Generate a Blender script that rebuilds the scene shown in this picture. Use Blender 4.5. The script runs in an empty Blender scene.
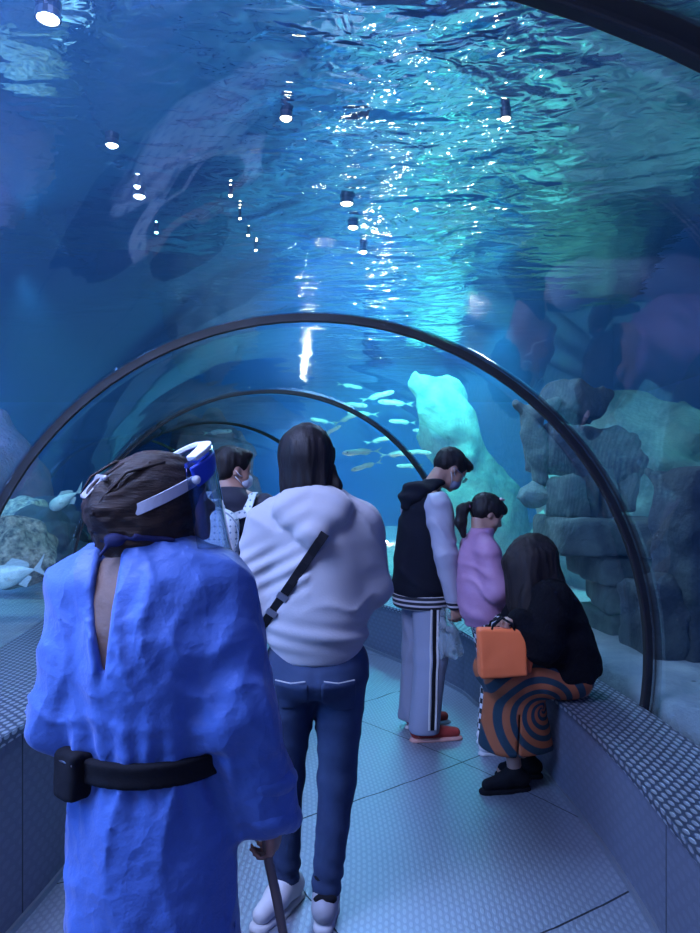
import bpy, math, random
import numpy as np
from mathutils import Vector, Matrix, Euler
random.seed(4)
R = math.radians
sc = bpy.context.scene
COL = sc.collection
F32 = np.float32

# ------------------------------------------------------------------ materials
def mat(name, color=(.5,.5,.5), rough=.6, metal=0., spec=.5, bump=None, vary=None, coat=0., sheen=0., crumple=None):
    m = bpy.data.materials.new(name); m.use_nodes = True
    nt = m.node_tree; b = nt.nodes['Principled BSDF']
    b.inputs['Base Color'].default_value = (*color, 1)
    b.inputs['Roughness'].default_value = rough
    b.inputs['Metallic'].default_value = metal
    b.inputs['Specular IOR Level'].default_value = spec
    b.inputs['Coat Weight'].default_value = coat
    b.inputs['Sheen Weight'].default_value = sheen
    tc = N(nt, 'ShaderNodeTexCoord')
    if vary:                                # (second colour, scale, (stretch))
        mp = N(nt, 'ShaderNodeMapping'); nt.links.new(tc.outputs['Object'], mp.inputs[0])
        mp.inputs['Scale'].default_value = vary[2] if len(vary) > 2 else (1,1,1)
        n = N(nt, 'ShaderNodeTexNoise', Scale=vary[1], Detail=5., Roughness=.6)
        nt.links.new(mp.outputs[0], n.inputs['Vector'])
        r = N(nt, 'ShaderNodeValToRGB'); r.color_ramp.elements[0].position = .35; r.color_ramp.elements[1].position = .65
        r.color_ramp.elements[0].color = (*color, 1); r.color_ramp.elements[1].color = (*vary[0], 1)
        nt.links.new(n.outputs['Fac'], r.inputs[0]); nt.links.new(r.outputs[0], b.inputs['Base Color'])
    if bump:                                # (scale, strength, distance, (stretch))
        mp = N(nt, 'ShaderNodeMapping'); nt.links.new(tc.outputs['Object'], mp.inputs[0])
        mp.inputs['Scale'].default_value = bump[3] if len(bump) > 3 else (1,1,1)
        n = N(nt, 'ShaderNodeTexNoise', Scale=bump[0], Detail=6., Roughness=.6)
        nt.links.new(mp.outputs[0], n.inputs['Vector'])
        if len(bump) > 4: mp.inputs['Rotation'].default_value = bump[4]
        bp = N(nt, 'ShaderNodeBump', Strength=bump[1], Distance=bump[2])
        nt.links.new(n.outputs['Fac'], bp.inputs['Height']); nt.links.new(bp.outputs[0], b.inputs['Normal'])
        if crumple:                          # (scale, distance): angular creases of crushed sheet
            w = N(nt, 'ShaderNodeMix', data_type='VECTOR'); n2 = N(nt, 'ShaderNodeTexNoise', Scale=crumple[0]*.5, Detail=3.)
            nt.links.new(tc.outputs['Object'], n2.inputs['Vector']); w.inputs[0].default_value = .12
            nt.links.new(tc.outputs['Object'], w.inputs[4]); nt.links.new(n2.outputs['Color'], w.inputs[5])
            v = N(nt, 'ShaderNodeTexVoronoi', Scale=crumple[0]); mp2 = N(nt, 'ShaderNodeMapping'); mp2.inputs['Scale'].default_value = (1,1,.55)
            nt.links.new(w.outputs[1], mp2.inputs[0]); nt.links.new(mp2.outputs[0], v.inputs['Vector'])
            b2 = N(nt, 'ShaderNodeBump', Strength=.9, Distance=crumple[1]); nt.links.new(v.outputs['Distance'], b2.inputs['Height'])
            nt.links.new(bp.outputs[0], b2.inputs['Normal']); nt.links.new(b2.outputs[0], b.inputs['Normal'])
    return m

def N(nt, kind, **kw):
    n = nt.nodes.new(kind)
    for k, v in kw.items():
        if k in n.inputs: n.inputs[k].default_value = v
        else: setattr(n, k, v)
    return n

def math_(nt, op, a, b=None, c=None):
    n = nt.nodes.new('ShaderNodeMath'); n.operation = op
    for i, v in enumerate((a, b, c)):
        if v is None: continue
        if isinstance(v, (int, float)): n.inputs[i].default_value = v
        else: nt.links.new(v, n.inputs[i])
    return n.outputs[0]

def mixc(nt, fac, a, b):
    n = nt.nodes.new('ShaderNodeMix'); n.data_type = 'RGBA'
    if isinstance(fac, (int, float)): n.inputs[0].default_value = fac
    else: nt.links.new(fac, n.inputs[0])
    for i, v in ((6, a), (7, b)):
        if isinstance(v, tuple): n.inputs[i].default_value = (*v, 1) if len(v) == 3 else v
        else: nt.links.new(v, n.inputs[i])
    return n.outputs[2]

def glassy(name, tint, ior=1.49, rough=.0, bump=None, inner_only=True, gain=1.):
    """clear sheet: the face towards the air mirrors by Fresnel, the rest of the light passes on"""
    m = bpy.data.materials.new(name); m.use_nodes = True; nt = m.node_tree; nt.nodes.clear()
    out = N(nt, 'ShaderNodeOutputMaterial'); mx = N(nt, 'ShaderNodeMixShader')
    tr = N(nt, 'ShaderNodeBsdfTransparent'); tr.inputs[0].default_value = (*tint, 1)
    gl = N(nt, 'ShaderNodeBsdfGlossy'); gl.inputs['Roughness'].default_value = rough
    fr = N(nt, 'ShaderNodeFresnel'); geo = N(nt, 'ShaderNodeNewGeometry')
    inv = math_(nt, 'SUBTRACT', 1., geo.outputs['Backfacing'])
    if inner_only:
        fr.inputs[0].default_value = ior; f = math_(nt, 'MULTIPLY', fr.outputs[0], inv)
    else:
        i = math_(nt, 'ADD', math_(nt, 'MULTIPLY', inv, ior - 1/ior), 1/ior); nt.links.new(i, fr.inputs[0]); f = fr.outputs[0]
    if gain != 1.: f = math_(nt, 'MULTIPLY', f, gain)
    if bump:
        tc = N(nt, 'ShaderNodeTexCoord'); n = N(nt, 'ShaderNodeTexNoise', Scale=bump[0], Detail=2.)
        nt.links.new(tc.outputs['Object'], n.inputs['Vector'])
        bp = N(nt, 'ShaderNodeBump', Strength=bump[1], Distance=bump[2]); nt.links.new(n.outputs['Fac'], bp.inputs['Height'])
        nt.links.new(bp.outputs[0], gl.inputs['Normal'])
    nt.links.new(f, mx.inputs[0]); nt.links.new(tr.outputs[0], mx.inputs[1]); nt.links.new(gl.outputs[0], mx.inputs[2])
    nt.links.new(mx.outputs[0], out.inputs[0])
    return m

# ------------------------------------------------------------------ object helpers
def tag(o, label=None, cat=None, group=None, kind=None):
    if label: o['label'] = label
    if cat: o['category'] = cat
    if group: o['group'] = group
    if kind: o['kind'] = kind
    return o

def empty(name, loc, label=None, cat=None, group=None, rz=0.):
    o = bpy.data.objects.new(name, None); o.empty_display_size = .1
    COL.objects.link(o); o.location = loc; o.rotation_euler = (0, 0, rz)
    return tag(o, label, cat, group)

def link(name, me, m, parent=None, smooth=True):
    if isinstance(m, (list, tuple)):
        for q in m: me.materials.append(q)
    elif m: me.materials.append(m)
    if smooth: me.shade_smooth()
    o = bpy.data.objects.new(name, me); COL.objects.link(o)
    if parent is not None: o.parent = parent
    return o

def mesh(verts, faces, name='m'):
    me = bpy.data.meshes.new(name); me.from_pydata([tuple(map(float, v)) for v in verts], [], faces); me.update()
    return me

# ------------------------------------------------------------------ numpy distance-field modelling
def vnoise(P, s=1., seed=0):
    x, y, z = (P[0]*s+seed*17.3+100, P[1]*s+seed*5.7+100, P[2]*s+seed*9.1+100)
    xi, yi, zi = np.floor(x).astype(np.int64), np.floor(y).astype(np.int64), np.floor(z).astype(np.int64)
    fx, fy, fz = x-xi, y-yi, z-zi
    fx, fy, fz = fx*fx*(3-2*fx), fy*fy*(3-2*fy), fz*fz*(3-2*fz)
    def h(a, b, c):
        n = (a*374761393 + b*668265263 + c*2147483647) & 0xffffffff
        n = ((n ^ (n >> 13))*1274126177) & 0xffffffff
        return ((n ^ (n >> 16)) & 0xffff)/65535.
    def l(a, b, t): return a+(b-a)*t
    return l(l(l(h(xi,yi,zi), h(xi+1,yi,zi), fx), l(h(xi,yi+1,zi), h(xi+1,yi+1,zi), fx), fy),
             l(l(h(xi,yi,zi+1), h(xi+1,yi,zi+1), fx), l(h(xi,yi+1,zi+1), h(xi+1,yi+1,zi+1), fx), fy), fz)*2-1

def fbm(P, s, seed=0, o=3):
    v = 0; a = 1.
    for i in range(o): v = v+a*vnoise(P, s*2**i, seed+i); a *= .5
    return v

def cap(a, b, ra, rb=None, sq=None):
    rb = ra if rb is None else rb
    a = np.array(a, float); b = np.array(b, float); ba = b-a; L = max(ba @ ba, 1e-9)
    def f(P):
        x, y, z = P[0]-a[0], P[1]-a[1], P[2]-a[2]
        h = np.clip((x*ba[0]+y*ba[1]+z*ba[2])/L, 0, 1)
        x, y, z = x-ba[0]*h, y-ba[1]*h, z-ba[2]*h
        if sq: x, y, z = x/sq[0], y/sq[1], z/sq[2]
        return (np.sqrt(x*x+y*y+z*z)-(ra+(rb-ra)*h))*(min(sq) if sq else 1)
    return f

def chain(pts, rs, sq=None, k=.01):
    return un(k, *[cap(pts[i], pts[i+1], rs[i], rs[i+1], sq) for i in range(len(pts)-1)])

def ell(c, r, M=None):
    c = np.array(c, float)
    def f(P):
        x, y, z = P[0]-c[0], P[1]-c[1], P[2]-c[2]
        if M is not None: x, y, z = [M[0][i]*x+M[1][i]*y+M[2][i]*z for i in range(3)]
        k0 = np.sqrt((x/r[0])**2+(y/r[1])**2+(z/r[2])**2)+1e-6
        k1 = np.sqrt((x/r[0]**2)**2+(y/r[1]**2)**2+(z/r[2]**2)**2)+1e-6
        return k0*(k0-1)/k1
    return f

def box(c, r, rnd=.01, M=None):
    c = np.array(c, float)
    def f(P):
        x, y, z = P[0]-c[0], P[1]-c[1], P[2]-c[2]
        if M is not None: x, y, z = [M[0][i]*x+M[1][i]*y+M[2][i]*z for i in range(3)]
        q = [np.abs(v)-s+rnd for v, s in zip((x, y, z), r)]
        return np.sqrt(sum(np.maximum(v, 0)**2 for v in q))+np.minimum(np.maximum(q[0], np.maximum(q[1], q[2])), 0)-rnd
    return f

def loft(lv, rnd=0.):
    """column of elliptical sections, levels (z, cx, cy, rx, ry)"""
    lv = sorted(lv); zz = np.array([l[0] for l in lv]); A = np.array([l[1:] for l in lv], float)
    zs = np.linspace(zz[0], zz[-1], 120)
    cols = []
    for k in range(4):                                   # smoothed piecewise profile
        v = np.interp(zs, zz, A[:, k]); ker = np.ones(9)/9
        cols.append(np.convolve(np.pad(v, 4, 'edge'), ker, 'valid'))
    def f(P):
        cx, cy, rx, ry = [np.interp(P[2], zs, c) for c in cols]
        q = np.sqrt(((P[0]-cx)/rx)**2+((P[1]-cy)/ry)**2)
        d = (q-1)*np.minimum(rx, ry)
        e = np.maximum(P[2]-zz[-1], zz[0]-P[2])
        if rnd: return np.minimum(np.maximum(d+rnd, e+rnd), 0)+np.sqrt(np.maximum(d+rnd, 0)**2+np.maximum(e+rnd, 0)**2)-rnd
        return np.maximum(d, e)
    return f

def un(k, *fs):
    def f(P):
        d = fs[0](P)
        for g in fs[1:]:
            e = g(P)
            if k > 0:
                h = np.maximum(k-np.abs(d-e), 0)/k; d = np.minimum(d, e)-h*h*k*.25
            else: d = np.minimum(d, e)
        return d
    return f
def sub(a, b, k=.006):
    def f(P):
        d, e = a(P), -b(P); h = np.maximum(k-np.abs(d-e), 0)/k
        return np.maximum(d, e)+h*h*k*.25
    return f
def inter(a, b): return lambda P: np.maximum(a(P), b(P))
def off(f, r): return lambda P: f(P)-r
def disp(f, g): return lambda P: f(P)-g(P)
def rough_(f, amp, s, seed=0, o=3): return lambda P: f(P)-amp*fbm(P, s, seed, o)
def plane(n, d): return lambda P: P[0]*n[0]+P[1]*n[1]+P[2]*n[2]-d
def folds(dirv, freq, amp, seed=0, warp=5., ws=3., mask=None, sharp=False):
    def g(P):
        w = vnoise(P, ws, seed)+.5*vnoise(P, ws*2, seed+3)
        s = np.sin((P[0]*dirv[0]+P[1]*dirv[1]+P[2]*dirv[2])*freq+w*warp)
        r = (1-np.sqrt(np.abs(s)+.01) if sharp else np.power(.5+.5*s, 2.5))*(.5+.5*vnoise(P, ws*1.3, seed+9))
        return amp*(r-.2)*(mask(P) if mask else 1)
    return g

def nets(f, lo, hi, h):
    lo = np.array(lo, float); n = np.ceil((np.array(hi)-lo)/h).astype(int)+1
    B = 8; nb = np.ceil(n/B).astype(int); n = nb*B
    bc = [lo[i]+(np.arange(nb[i])*B+B/2-.5)*h for i in range(3)]
    g = np.meshgrid(*bc, indexing='ij'); D = f([q.ravel() for q in g]).reshape(nb)
    act = np.abs(D) < B*h*.87*1.7+.01
    Fv = np.repeat(np.repeat(np.repeat(np.sign(D)*1., B, 0), B, 1), B, 2).astype(F32)
    ix = np.argwhere(act); o = np.arange(B)
    for s in range(0, len(ix), 400):
        c = ix[s:s+400]*B
        X = np.broadcast_to((c[:, 0, None]+o)[:, :, None, None], (len(c), B, B, B))
        Y = np.broadcast_to((c[:, 1, None]+o)[:, None, :, None], (len(c), B, B, B))
        Z = np.broadcast_to((c[:, 2, None]+o)[:, None, None, :], (len(c), B, B, B))
        v = f([lo[0]+X.ravel()*h, lo[1]+Y.ravel()*h, lo[2]+Z.ravel()*h])
        Fv[X.ravel(), Y.ravel(), Z.ravel()] = v
    Fv[0], Fv[-1], Fv[:, 0], Fv[:, -1], Fv[:, :, 0], Fv[:, :, -1] = (1e-3+abs(h),)*6
    S = Fv < 0
    m = tuple(q-1 for q in Fv.shape)
    cnt = np.zeros(m, np.int8)
    for a in (0, 1):
        for b in (0, 1):
            for c in (0, 1): cnt += S[a:a+m[0], b:b+m[1], c:c+m[2]]
    cells = np.argwhere((cnt > 0) & (cnt < 8))
    idm = -np.ones(m, np.int64); idm[tuple(cells.T)] = np.arange(len(cells))
    acc = np.zeros((len(cells), 3)); k = np.zeros(len(cells))
    for ax in range(3):
        o1, o2 = [q for q in range(3) if q != ax]
        for a in (0, 1):
            for b in (0, 1):
                p0 = cells.copy(); p0[:, o1] += a; p0[:, o2] += b; p1 = p0.copy(); p1[:, ax] += 1
                v0, v1 = Fv[tuple(p0.T)], Fv[tuple(p1.T)]; w = (v0 < 0) != (v1 < 0)
                t = np.where(w, v0/np.where(w, v0-v1, 1), 0)
                q = p0.astype(float); q[:, ax] += t; acc += q*w[:, None]; k += w
    V = lo+acc/np.maximum(k, 1)[:, None]*h
    Q = []
    for ax in range(3):
        o1, o2 = (ax+1) % 3, (ax+2) % 3
        sl0 = [slice(0, -1) if i == ax else slice(1, -1) for i in range(3)]
        sl1 = [slice(1, None) if i == ax else slice(1, -1) for i in range(3)]
        A, Bv = S[tuple(sl0)], S[tuple(sl1)]
        e = np.argwhere(A != Bv)
        flip = A[tuple(e.T)]
        e = e+np.array([0 if i == ax else 1 for i in range(3)])
        q = []
        for (a, b) in ((-1, -1), (0, -1), (0, 0), (-1, 0)):
            c = e.copy(); c[:, o1] += a; c[:, o2] += b; q.append(idm[tuple(c.T)])
        q = np.stack(q, 1); q = np.where(flip[:, None], q, q[:, ::-1]); Q.append(q)
    Q = np.concatenate(Q); Q = Q[(Q >= 0).all(1)]
    return V, Q

def sdf(name, f, lo, hi, h, m, parent=None, label=None):
    V, Q = nets(f, lo, hi, h)
    me = bpy.data.meshes.new(name)
    me.vertices.add(len(V)); me.vertices.foreach_set('co', V.astype(F32).ravel())
    me.loops.add(Q.size); me.loops.foreach_set('vertex_index', Q.ravel().astype(np.int32))
    me.polygons.add(len(Q)); me.polygons.foreach_set('loop_start', np.arange(0, Q.size, 4, dtype=np.int32))
    me.polygons.foreach_set('loop_total', np.full(len(Q), 4, np.int32))
    me.update(); me.validate()
    o = link(name, me, m, parent)
    sm_ = o.modifiers.new('relax', 'SMOOTH'); sm_.factor = .5; sm_.iterations = 1 if h < .0062 else 2 if h < .014 else 12
    if label: o['label'] = label
    return o

def ribbon(name, pts, up, w, t, m, parent=None, closed=False):
    """flat strap through pts; up[i] is the flat side's normal"""
    V = []; Fc = []; n = len(pts); pts = [Vector(p) for p in pts]
    for i, p in enumerate(pts):
        a = pts[(i-1) % n] if (closed or i) else pts[i]; b = pts[(i+1) % n] if (closed or i < n-1) else pts[i]
        T = (b-a).normalized(); U = Vector(up[i] if isinstance(up, list) else up); U = (U-T*U.dot(T)).normalized(); S = T.cross(U)
        for s, u in ((-1, 0), (1, 0), (1, 1), (-1, 1)): V.append(p+S*s*w/2+U*u*t)
    for i in range(n if closed else n-1):
        j = (i+1) % n
        for k in range(4): Fc.append((i*4+k, i*4+(k+1) % 4, j*4+(k+1) % 4, j*4+k))
    if not closed: Fc += [(3, 2, 1, 0), tuple((n-1)*4+k for k in range(4))]
    me = mesh(V, Fc); o = link(name, me, m, parent, False)
    b = o.modifiers.new('b', 'BEVEL'); b.width = min(t, w)*.25; b.segments = 2
    return o

def tube(name, pts, r, m, parent=None, seg=10):
    V = []; Fc = []; pts = [Vector(p) for p in pts]; n = len(pts); ref = Vector((.13, .31, .94))
    for i, p in enumerate(pts):
        T = (pts[min(i+1, n-1)]-pts[max(i-1, 0)]).normalized(); U = T.cross(ref).normalized(); W = T.cross(U)
        rr = r[i] if isinstance(r, (list, tuple)) else r
        for k in range(seg): a = 2*math.pi*k/seg; V.append(p+(U*math.cos(a)+W*math.sin(a))*rr)
    for i in range(n-1):
        for k in range(seg): Fc.append((i*seg+k, i*seg+(k+1) % seg, (i+1)*seg+(k+1) % seg, (i+1)*seg+k))
    Fc += [tuple(range(seg))[::-1], tuple((n-1)*seg+k for k in range(seg))]
    return link(name, mesh(V, Fc), m, parent)

def rotm(yaw=0, pitch=0, roll=0):
    """yaw about z (+ turns left), pitch + looks up, roll about the forward axis"""
    return np.array((Matrix.Rotation(R(yaw), 3, 'Z') @ Matrix.Rotation(R(pitch), 3, 'X') @ Matrix.Rotation(R(roll), 3, 'Y')))

# ------------------------------------------------------------------ the tunnel's centre line
PATH = [(-.95,-3.2),(-.62,-1.2),(-.34,.94),(-.18,2.2),(-.16,3.2),(-.32,4.5),(-.60,5.72),(-1.62,8.6),(-3.5,11.2),(-6.2,13.2)]
def crom(P, t):
    i = min(int(t), len(P)-2); u = t-i
    g = lambda k: np.array(P[min(max(k, 0), len(P)-1)], float)
    a, b, c, d = g(i-1), g(i), g(i+1), g(i+2)
    return .5*((2*b)+(c-a)*u+(2*a-5*b+4*c-d)*u*u+(3*b-a-3*c+d)*u**3)
TS = np.linspace(0, len(PATH)-1.001, 400)
CP = np.array([crom(PATH, t) for t in TS])
CS = np.concatenate([[0], np.cumsum(np.linalg.norm(np.diff(CP, axis=0), axis=1))])
def at_s(s):
    p = np.array([np.interp(s, CS, CP[:, 0]), np.interp(s, CS, CP[:, 1])])
    q = np.array([np.interp(s+.15, CS, CP[:, 0]), np.interp(s+.15, CS, CP[:, 1])])-np.array([np.interp(s-.15, CS, CP[:, 0]), np.interp(s-.15, CS, CP[:, 1])])
    return p, q/np.linalg.norm(q)
def s_of_y(y): return float(np.interp(y, CP[:, 1], CS))
def sweep(name, prof, s0, s1, m, parent=None, step=.12, closed=True, caps=True, smooth=False):
    """prof(s) -> list of (offset to the right, z); u = length, v = distance along the profile"""
    ns = max(2, int((s1-s0)/step)+1); V = []; UV = []; Fc = []; FU = []
    for i in range(ns):
        s = s0+(s1-s0)*i/(ns-1); p, t = at_s(s); r = np.array([t[1], -t[0]]); L = 0; pr = prof(s)
        for k, (o, z) in enumerate(pr):
            if k: L += math.hypot(o-pr[k-1][0], z-pr[k-1][1])
            q = p+r*o; V.append((q[0], q[1], z)); UV.append((s, L))
    K = len(pr); KK = K if closed else K-1
    per = L+math.hypot(pr[0][0]-pr[-1][0], pr[0][1]-pr[-1][1])
    for i in range(ns-1):
        for k in range(KK):
            j = (k+1) % K
            Fc.append((i*K+k, i*K+j, (i+1)*K+j, (i+1)*K+k))
            vj = UV[i*K+j][1] if j else per
            FU.append([(UV[i*K+k][0], UV[i*K+k][1]), (UV[i*K+k][0], vj), (UV[(i+1)*K+k][0], vj), (UV[(i+1)*K+k][0], UV[i*K+k][1])])
    if caps and closed:
        a = list(range(K)); b = [(ns-1)*K+k for k in range(K)]
        Fc += [tuple(a[::-1]), tuple(b)]; FU += [[(V[i][0], V[i][2]) for i in a[::-1]], [(V[i][0], V[i][2]) for i in b]]
    me = mesh(V, Fc); uv = me.uv_layers.new(name='UVMap')
    i = 0
    for f in FU:
        for c in f: uv.data[i].uv = c; i += 1
    return link(name, me, m, parent, smooth)

# ------------------------------------------------------------------ setting materials
def plate_mat(name, base, hi, rough, sp=.05, seam=None, h=.0015, spec=.5, metal=.6, turn=0.):
    """pressed tread plate: rows of raised lozenges, alternately turned, and cut seams"""
    m = mat(name, base, rough, metal, spec); nt = m.node_tree; b = nt.nodes['Principled BSDF']
    uv = N(nt, 'ShaderNodeUVMap'); s = N(nt, 'ShaderNodeSeparateXYZ'); nt.links.new(uv.outputs[0], s.inputs[0])
    x, y = s.outputs[0], s.outputs[1]
    def loz(ox, oy, ax, ay):
        fx = math_(nt, 'SUBTRACT', math_(nt, 'FRACT', math_(nt, 'ADD', math_(nt, 'DIVIDE', x, sp), ox)), .5)
        fy = math_(nt, 'SUBTRACT', math_(nt, 'FRACT', math_(nt, 'ADD', math_(nt, 'DIVIDE', y, sp), oy)), .5)
        d = math_(nt, 'SQRT', math_(nt, 'ADD', math_(nt, 'POWER', math_(nt, 'MULTIPLY', fx, ax), 2.), math_(nt, 'POWER', math_(nt, 'MULTIPLY', fy, ay), 2.)))
        r = N(nt, 'ShaderNodeMapRange'); r.inputs[1].default_value = .46; r.inputs[2].default_value = .34
        nt.links.new(d, r.inputs[0]); return r.outputs[0]
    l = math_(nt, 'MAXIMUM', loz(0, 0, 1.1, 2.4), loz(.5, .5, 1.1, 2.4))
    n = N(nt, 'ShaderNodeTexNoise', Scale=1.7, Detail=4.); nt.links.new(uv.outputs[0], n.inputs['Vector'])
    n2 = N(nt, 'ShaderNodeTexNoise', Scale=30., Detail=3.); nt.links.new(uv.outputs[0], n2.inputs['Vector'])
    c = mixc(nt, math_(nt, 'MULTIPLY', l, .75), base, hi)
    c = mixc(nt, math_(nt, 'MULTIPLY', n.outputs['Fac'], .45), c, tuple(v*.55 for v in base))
    hh = math_(nt, 'ADD', math_(nt, 'MULTIPLY', l, 1.), math_(nt, 'MULTIPLY', n2.outputs['Fac'], .25))
    if seam:
        w, hgt = seam
        if turn:
            x, y = (math_(nt, 'ADD', math_(nt, 'MULTIPLY', x, math.cos(turn)), math_(nt, 'MULTIPLY', y, math.sin(turn))), math_(nt, 'SUBTRACT', math_(nt, 'MULTIPLY', y, math.cos(turn)), math_(nt, 'MULTIPLY', x, math.sin(turn))))
        a = math_(nt, 'ABSOLUTE', math_(nt, 'SUBTRACT', math_(nt, 'FRACT', math_(nt, 'DIVIDE', x, w)), .5))
        bq = math_(nt, 'ABSOLUTE', math_(nt, 'SUBTRACT', math_(nt, 'FRACT', math_(nt, 'ADD', math_(nt, 'DIVIDE', y, hgt), .5)), .5))
        sm = math_(nt, 'MAXIMUM', math_(nt, 'LESS_THAN', a, .004/w), math_(nt, 'LESS_THAN', bq, .003/hgt))
        c = mixc(nt, sm, c, (.02, .025, .04)); hh = math_(nt, 'SUBTRACT', hh, math_(nt, 'MULTIPLY', sm, 2.))
    nt.links.new(c, b.inputs['Base Color'])
    bp = N(nt, 'ShaderNodeBump', Strength=.7, Distance=h); nt.links.new(hh, bp.inputs['Height']); nt.links.new(bp.outputs[0], b.inputs['Normal'])
    return m

M_FLOOR = plate_mat('floor plate', (.31,.36,.47), (.42,.48,.60), .42, .042, (1.1, 1.3), .0010, turn=R(-32))
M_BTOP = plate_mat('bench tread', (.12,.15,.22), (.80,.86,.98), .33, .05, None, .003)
M_BFACE = plate_mat('bench riser', (.155,.18,.26), (.19,.22,.31), .5, .07, (1.6, 9.), .0008, metal=.3)
M_TRIM = mat('black gasket', (.005,.006,.009), .7, bump=(60, .2, .002))
M_STEEL = mat('edge steel', (.3,.33,.4), .4, .7)
M_ACR = glassy('clear acrylic', (.93,.965,.985), 1.49, .03, (1.1, .16, .06))

RAD, CZ = 1.57, .69
def arc(r0, zlo, n=56):
    a0 = math.asin((zlo-CZ)/r0); return [(r0*math.cos(a), CZ+r0*math.sin(a)) for a in np.linspace(a0, math.pi-a0, n)]
RY = [-1.45, 1.0, 3.22, 5.74, 8.6, 11.2]
RS = [s_of_y(y) for y in RY]
SEND = CS[-1]-.1
ZB = .30
for i in range(len(RS)):
    a = RS[i]; b = RS[i+1] if i+1 < len(RS) else SEND
    o = sweep('window_%d' % (i+1), lambda s: arc(RAD, ZB)+arc(RAD+.05, ZB)[::-1], a+.015, b-.015, M_ACR, smooth=True, step=.14)
    o['kind'] = 'structure'
for i, s in enumerate(RS):
    o = sweep('trim_%d' % (i+1), lambda s: arc(RAD-.010, ZB)+arc(RAD+.026, ZB)[::-1], s-.014, s+.014, M_TRIM, step=.028, smooth=False)
    o['kind'] = 'structure'
    bv = o.modifiers.new('b', 'BEVEL'); bv.width = .004; bv.segments = 2; bv.limit_method = 'ANGLE'

S0, S1 = .15, SEND
LB = lambda s: -.95
def RB(s):
    y = np.interp(s, CS, CP[:, 1]); return float(np.interp(y, [0, 2.3, 3.6, 4.8, 6.2, 9], [1.22, 1.18, 1.19, 1.2, .9, .85]))
floor = sweep('floor', lambda s: [(LB(s)-.02, 0), (RB(s)+.02, 0), (RB(s)+.02, -.12), (LB(s)-.02, -.12)], S0, S1, M_FLOOR); floor['kind'] = 'structure'
for sgn, B, zt, lab in ((1, RB, .45, 'low blue-grey tread-plate bench that the woman in the striped skirt sits on'),
                        (-1, LB, .68, 'tall blue-grey tread-plate bench beside the person in the blue gown')):
    hw = math.sqrt(RAD**2-(zt-CZ)**2)
    t = empty('bench', (0, 0, 0), lab, 'bench')
    def pface(s, B=B, sgn=sgn, zt=zt):
        b = B(s); p = [(b+.012*sgn, .0), (b+.012*sgn, zt-.012), (b+.04*sgn, zt-.012), (b+.04*sgn, 0)]
        return p if sgn < 0 else p[::-1]
    def ptop(s, B=B, sgn=sgn, zt=zt, hw=hw):
        b = B(s); p = [(b, zt-.03), (b, zt), (sgn*(hw-.005), zt), (sgn*(hw-.02), zt-.012), (b+.008*sgn, zt-.012), (b+.008*sgn, zt-.03)]
        return p if sgn < 0 else p[::-1]
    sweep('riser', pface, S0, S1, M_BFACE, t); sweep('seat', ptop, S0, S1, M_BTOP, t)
    # floor skirting strip at the foot
    def pk(s, B=B, sgn=sgn):
        b = B(s); p = [(b+.0, 0), (b+.0, .025), (b+.012*sgn, .025), (b+.012*sgn, 0)]
        return p if sgn < 0 else p[::-1]
    sweep('kick_strip', pk, S0, S1, M_STEEL, t)

# concrete plinth under the glass, outside the benches
for sgn, nm in ((1, 'wall_plinth_right'), (-1, 'wall_plinth_left')):
    def pp(s, sgn=sgn):
        p = [(sgn*1.56, -.1), (sgn*1.50, ZB), (sgn*1.66, ZB), (sgn*1.70, -.1)]
        return p if sgn < 0 else p[::-1]
    o = sweep(nm, pp, S0, S1, mat('plinth', (.1,.13,.18), .8)); o['kind'] = 'structure'

# ------------------------------------------------------------------ the tank outside
M_TANK = mat('tank paint', (.03,.16,.60), .75, vary=((.03,.15,.52), .9), bump=(3., .3, .05))
M_SAND = mat('tank sand', (.34,.42,.45), .9, vary=((.24,.31,.36), 3.), bump=(9., .8, .04))
def quad_box(name, lo, hi, m):
    (x0, y0, z0), (x1, y1, z1) = lo, hi
    V = [(x, y, z) for x in (x0, x1) for y in (y0, y1) for z in (z0, z1)]
    Fc = [(0,1,3,2),(4,6,7,5),(0,4,5,1),(2,3,7,6),(0,2,6,4),(1,5,7,3)]
    o = link(name, mesh(V, Fc), m, None, False); o['kind'] = 'structure'; return o
TX0, TX1, TY0, TY1, TZ = -8.5, 6.2, -4.2, 16.5, 3.45
quad_box('wall_left', (TX0-.2, TY0, -.3), (TX0, TY1, 5.2), M_TANK)
quad_box('wall_right', (TX1, TY0, -.3), (TX1+.2, TY1, 5.2), M_TANK)
quad_box('wall_back', (TX0, TY1, -.3), (TX1, TY1+.2, 5.2), M_TANK)
quad_box('wall_front', (TX0, TY0-.2, -.3), (TX1, TY0, 5.2), M_TANK)
# the sea bed: two rolling sheets of sand, one each side of the tunnel
def bed(name, sgn):
    V = []; Fc = []; NS, NO = 110, 36
    edge = TX1 if sgn > 0 else TX0
    for i in range(NS+1):
        s = (CS[-1])*i/NS; p, t = at_s(s); r = np.array([t[1], -t[0]])
        a = p+r*sgn*1.66
        yy = TY0+(TY1-TY0)*(i/NS)**1.0
        bpt = np.array([edge, yy])
        for k in range(NO+1):
            u = k/NO; q = a+(bpt-a)*u
            z = .27+.10*u+.10*math.sin(q[0]*1.3+q[1]*.9)*min(1, u*3)*.6+.06*math.sin(q[0]*3.1-q[1]*2.2)*min(1, u*3)
            V.append((q[0], q[1], z))
    for i in range(NS):
        for k in range(NO):
            f = (i*(NO+1)+k, i*(NO+1)+k+1, (i+1)*(NO+1)+k+1, (i+1)*(NO+1)+k); Fc.append(f if sgn < 0 else f[::-1])
    o = link(name, mesh(V, Fc), M_SAND); o['kind'] = 'structure'
    so = o.modifiers.new('s', 'SOLIDIFY'); so.thickness = .2; so.offset = -1
bed('ground_right', 1); bed('ground_left', -1)
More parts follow.
